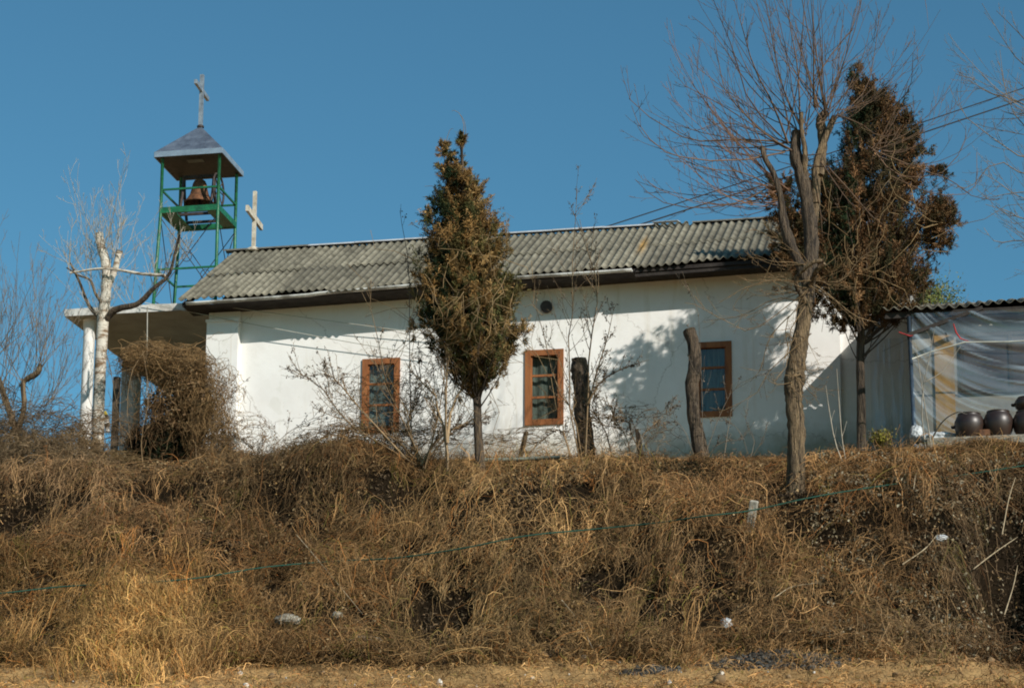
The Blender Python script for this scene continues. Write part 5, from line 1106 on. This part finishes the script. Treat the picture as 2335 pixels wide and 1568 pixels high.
tangle('vine_thicket', 'low mound of dead creepers below the left window', [(790, 1065, 3.8, .75, .6, .42, 1600, (.23, .16, .085), (.5, 1.5)), (700, 1060, 3.8, .65, .6, .36, 1300, (.24, .17, .09), (.5, 1.5)), (610, 1085, 4.0, .65, .6, .32, 900, (.26, .18, .10), (.5, 1.3)), (870, 1080, 3.9, .5, .5, .3, 700, (.24, .16, .09), (.5, 1.2))], 803, core=[(740, 1105, 3.6, .9, .5, .32, 5000, DK)])
sapling('sparse twiggy shrub before the lit corner pilaster', [[(540, 1060), (545, 1000), (525, 930), (515, 860)], [(560, 1060), (540, 980), (500, 930), (480, 880)], [(590, 1060), (570, 1010), (530, 1000), (500, 1030)], [(520, 1060), (480, 960), (500, 900), (545, 880)], [(600, 1060), (640, 1000), (700, 960), (760, 940)]], 2.4, 711, STRAW, kids=(11, 4), kl=.34, r=.007, buds=500)
sapling('long creeper stems hanging over the porch opening', [[(330, 800), (300, 850), (290, 930), (300, 1020)], [(420, 790), (380, 800), (320, 780), (280, 800)], [(330, 1100), (322, 1000), (340, 900), (325, 800)], [(450, 1080), (445, 980), (455, 900), (430, 830)], [(280, 1000), (262, 900), (250, 830), (240, 800)]], 2.4, 712, TAN, kids=(9, 4), kl=.34, r=.009, name='climbing_creeper', cat='creeper')
sapling('vine stems twining up the left porch column', [[(200, 1080), (192, 1000), (212, 940), (190, 880)], [(150, 1080), (190, 1000), (240, 950), (330, 930)], [(100, 1040), (160, 980), (230, 960), (300, 985)], [(110, 1080), (130, 960), (180, 900), (210, 850)]], 1.9, 713, GREY, kids=(9, 3), kl=.34, r=.008, name='climbing_creeper', cat='creeper')
tangle('vine_tangle', 'loose see-through tangle of thin vines over the left window and its shrub', [(860, 940, 3.9, .95, .3, .80, 210, (.25, .165, .085), (.8, 2.2)), (820, 1000, 3.9, 1.2, .3, .35, 240, (.25, .165, .085), (.6, 1.8)), (985, 930, 4.2, .75, .3, .95, 150, (.20, .13, .07), (.8, 2.0)), (960, 1010, 4.0, .9, .3, .35, 160, (.25, .17, .09), (.6, 1.6))], 804, cat='vine tangle')
tangle('vine_tangle', 'sparse thin vine tangle at the wall foot around the straight dark stump', [(1330, 960, 3.2, .7, .3, .75, 110, (.20, .13, .07), (.8, 2.0)), (1420, 985, 3.2, .9, .3, .45, 150, (.24, .16, .085), (.6, 1.6)), (1180, 1010, 3.4, .9, .3, .25, 120, (.25, .17, .09), (.6, 1.4))], 805, cat='vine tangle')
tangle('vine_tangle', 'airy twiggy vine tangle against the sky at the far left', [(90, 975, 3.4, .85, .4, .50, 330, (.22, .15, .09), (.7, 2.0)), (0, 950, 3.4, .6, .4, .6, 200, (.20, .14, .08), (.7, 2.0)), (225, 985, 2.4, .6, .3, .40, 220, (.24, .16, .09), (.6, 1.6))], 806, cat='vine tangle')
# distant shrub above the annex roof, yellow green plant at the wall foot
def leafy(name, label, px, py, t, r, n, cols, seed, sz=.03):
    g = np.random.default_rng(seed); th = thing(name, label, 'shrub', F(px, py + r * 130, t)); c = np.array(F(px, py, t)); d = g.normal(size=(n, 3)) * np.array([1, 1, .7]) * r * .42; p = c + d
    q = g.normal(size=(n, 3)) + np.array([0, 0, .8]); q /= np.linalg.norm(q, axis=1, keepdims=True)
    v, f, cc = btubes(np.stack([p, p + q * sz, p + q * sz * 2], 1), np.array([[.004, sz * .45, .003]]), np.array(cols)[g.integers(len(cols), size=n)] * g.uniform(.6, 1.3, (n, 1)), 2, seed); npmesh('leaves', v, f, cc, M['needles'], th)
    Tw = Twigs(seed)
    for _ in range(26): Tw.shoot(c - np.array([0, 0, r * .8]), g.normal(size=3) * .5 + np.array([0, 0, 1]), r * g.uniform(.9, 1.9), .008, GREY, .1, .15, (3, 0))
    Tw.build('stems', th)
leafy('background_shrub', 'yellow green leafy shrub showing above the annex roof', 2120, 688, -4, .62, 2600, [(.16, .19, .05), (.10, .13, .035), (.22, .21, .08)], 31)
leafy('wall_shrub', 'small yellow green plant at the foot of the grey wall', 2010, 1000, 3.2, .22, 900, [(.28, .25, .04), (.20, .16, .05)], 32, .02)

# ---------- stones, litter and debris on the bank and the field
for i, (px, py, r, lab, m_, sq, c_) in enumerate(((665, 1437, .26, 'largest pale stone in the grass at the lower left of centre', 'stone', (1.3, .8, .6), 'stone'), (778, 1425, .15, 'round grey stone right of the largest pale stone', 'stone', (1, .8, .8), 'stone'), (835, 1480, .26, 'flat pale stone low in the brown grass, rightmost of three', 'stone', (1.6, .8, .45), 'stone'),
        (2147, 1252, .09, 'white scrap of plastic on the right of the bank', 'white_bag', (1.5, .6, .8), 'plastic scrap'), (1660, 1447, .11, 'crumpled white plastic low on the bank above the black heap', 'white_bag', (1, .7, 1), 'plastic scrap'), (2211, 1478, .07, 'round whitish stone at the right foot of the bank', 'stone', (1, 1, 1), 'stone'))):
    p = bankp(px, py, .12 if m_ == 'white_bag' or px < 900 else .05); p = p + N * (.22 if py < 1470 and px != 835 else .1); r *= .62 if m_ == 'white_bag' else .48
    blob('pale_stone' if m_ == 'stone' else 'plastic_scrap', p, r, M[m_], lab, c_, sq, 40 + i, .4)
gg = np.random.default_rng(8); V_, F_, b_ = [], [], 0
ico = [(math.cos(a) * math.cos(e), math.sin(a) * math.cos(e), math.sin(e)) for e in (-.5, .5) for a in np.linspace(0, 2 * math.pi, 5, endpoint=False) + (e > 0) * .63] + [(0, 0, 1), (0, 0, -1)]
tri = [(i, (i + 1) % 5, 5 + i) for i in range(5)] + [((i + 1) % 5, 5 + (i + 1) % 5, 5 + i) for i in range(5)] + [(5 + i, 5 + (i + 1) % 5, 10) for i in range(5)] + [((i + 1) % 5, i, 11) for i in range(5)]
n = 900; s = gg.uniform(-11, 11, n); t = gg.uniform(9.4, 13.5, n); r = gg.exponential(.012, n) + .008; c = PA(s, t, tz(s, t) + r * .4)
V_ = (c[:, None] + np.array(ico)[None] * r[:, None, None] * gg.uniform(.6, 1.3, (n, 12, 3))).reshape(-1, 3); F_ = (np.arange(n)[:, None, None] * 12 + np.array(tri)[None]).reshape(-1, 3)
cc = np.repeat(np.where((gg.random(n) < .12)[:, None], np.array([[.6, .56, .5]]), np.array([[.26, .17, .09]])) * gg.uniform(.6, 1.3, (n, 1)), 12, 0)
tag(npmesh('clods_and_pebbles', V_, F_, cc, M['strand']), 'clods and pebbles scattered over the field', 'pebbles', None, 'stuff')
def ashes(px, py, rs, rt, h, n, label, seed):
    q = np.random.default_rng(seed); c0 = bankp(px, py); a, b = ST(c0); s = a + q.normal(size=n) * rs; t = b + q.normal(size=n) * rt
    hh = h * np.exp(-((s - a) / rs) ** 2 * .6 - ((t - b) / rt) ** 2 * .6) * (.6 + .8 * vnoise(s * 5, t * 5, seed)); r = q.exponential(.006, n) + .006
    c = PA(s, t, tz(s, t) + hh * q.uniform(.3, 1, n)); V = (c[:, None] + np.array(ico)[None] * r[:, None, None] * q.uniform(.6, 1.3, (n, 12, 3))).reshape(-1, 3)
    F_ = (np.arange(n)[:, None, None] * 12 + np.array(tri)[None]).reshape(-1, 3); cc = np.repeat(np.array([[.050, .046, .040]]) * q.uniform(.4, 2.4, (n, 1)), 12, 0)
    tag(npmesh('ash_heap', V, F_, cc, M['strand'], None, c0), label, 'ash heap', None, 'stuff')
ashes(1765, 1508, .34, .16, .15, 7000, 'low crumbling heap of black ash at the edge of the field', 3)
ashes(1480, 1528, .15, .09, .06, 2200, 'small black ash patch left of the low heap', 4)
# long pale fallen sticks
for i, (rows, lab) in enumerate((([(1822, 1190), (1840, 1130), (1875, 1105)], 0), ([(2085, 1150), (2095, 1105), (2145, 1072)], 'pale forked stick high on the right of the bank'), ([(2285, 1250), (2300, 1170), (2315, 1120)], 'bright upright stick near the right picture edge'), ([(2220, 1330), (2270, 1290), (2320, 1255)], 'pale slanting stick above the dark hollow at right'),
        ([(2060, 1320), (2110, 1285), (2140, 1250)], 'pale slanting stick below the white scrap'), ([(1770, 1395), (1810, 1370), (1870, 1362)], 'pale bent stick low on the bank right of centre'), ([(1290, 1400), (1330, 1450), (1360, 1510)], 'long pale stick leaning down the bank near centre'), ([(690, 1250), (740, 1310), (840, 1430)], 'long pale stick slanting down the left part of the bank'), ([(2290, 1430), (2310, 1370), (2320, 1320)], 'thin bright stick in the dark hollow at the right edge'))):
    if not lab: continue
    mb = MB(); pts = [bankp(a, b, .05) for a, b in rows]; pts = [P(ST(p)[0], ST(p)[1] + .33, p.z + .10) for p in pts]; q = resample([tuple(p) for p in pts], 10); mb.tube([Vector(x) for x in q], list(np.linspace(.009, .005, 10)), 6, knobs=.3, seed=i)
    tag(mb.build('fallen_stick', M['stick'], None, pts[0]), lab, 'stick', 'pale sticks lying on the bank')
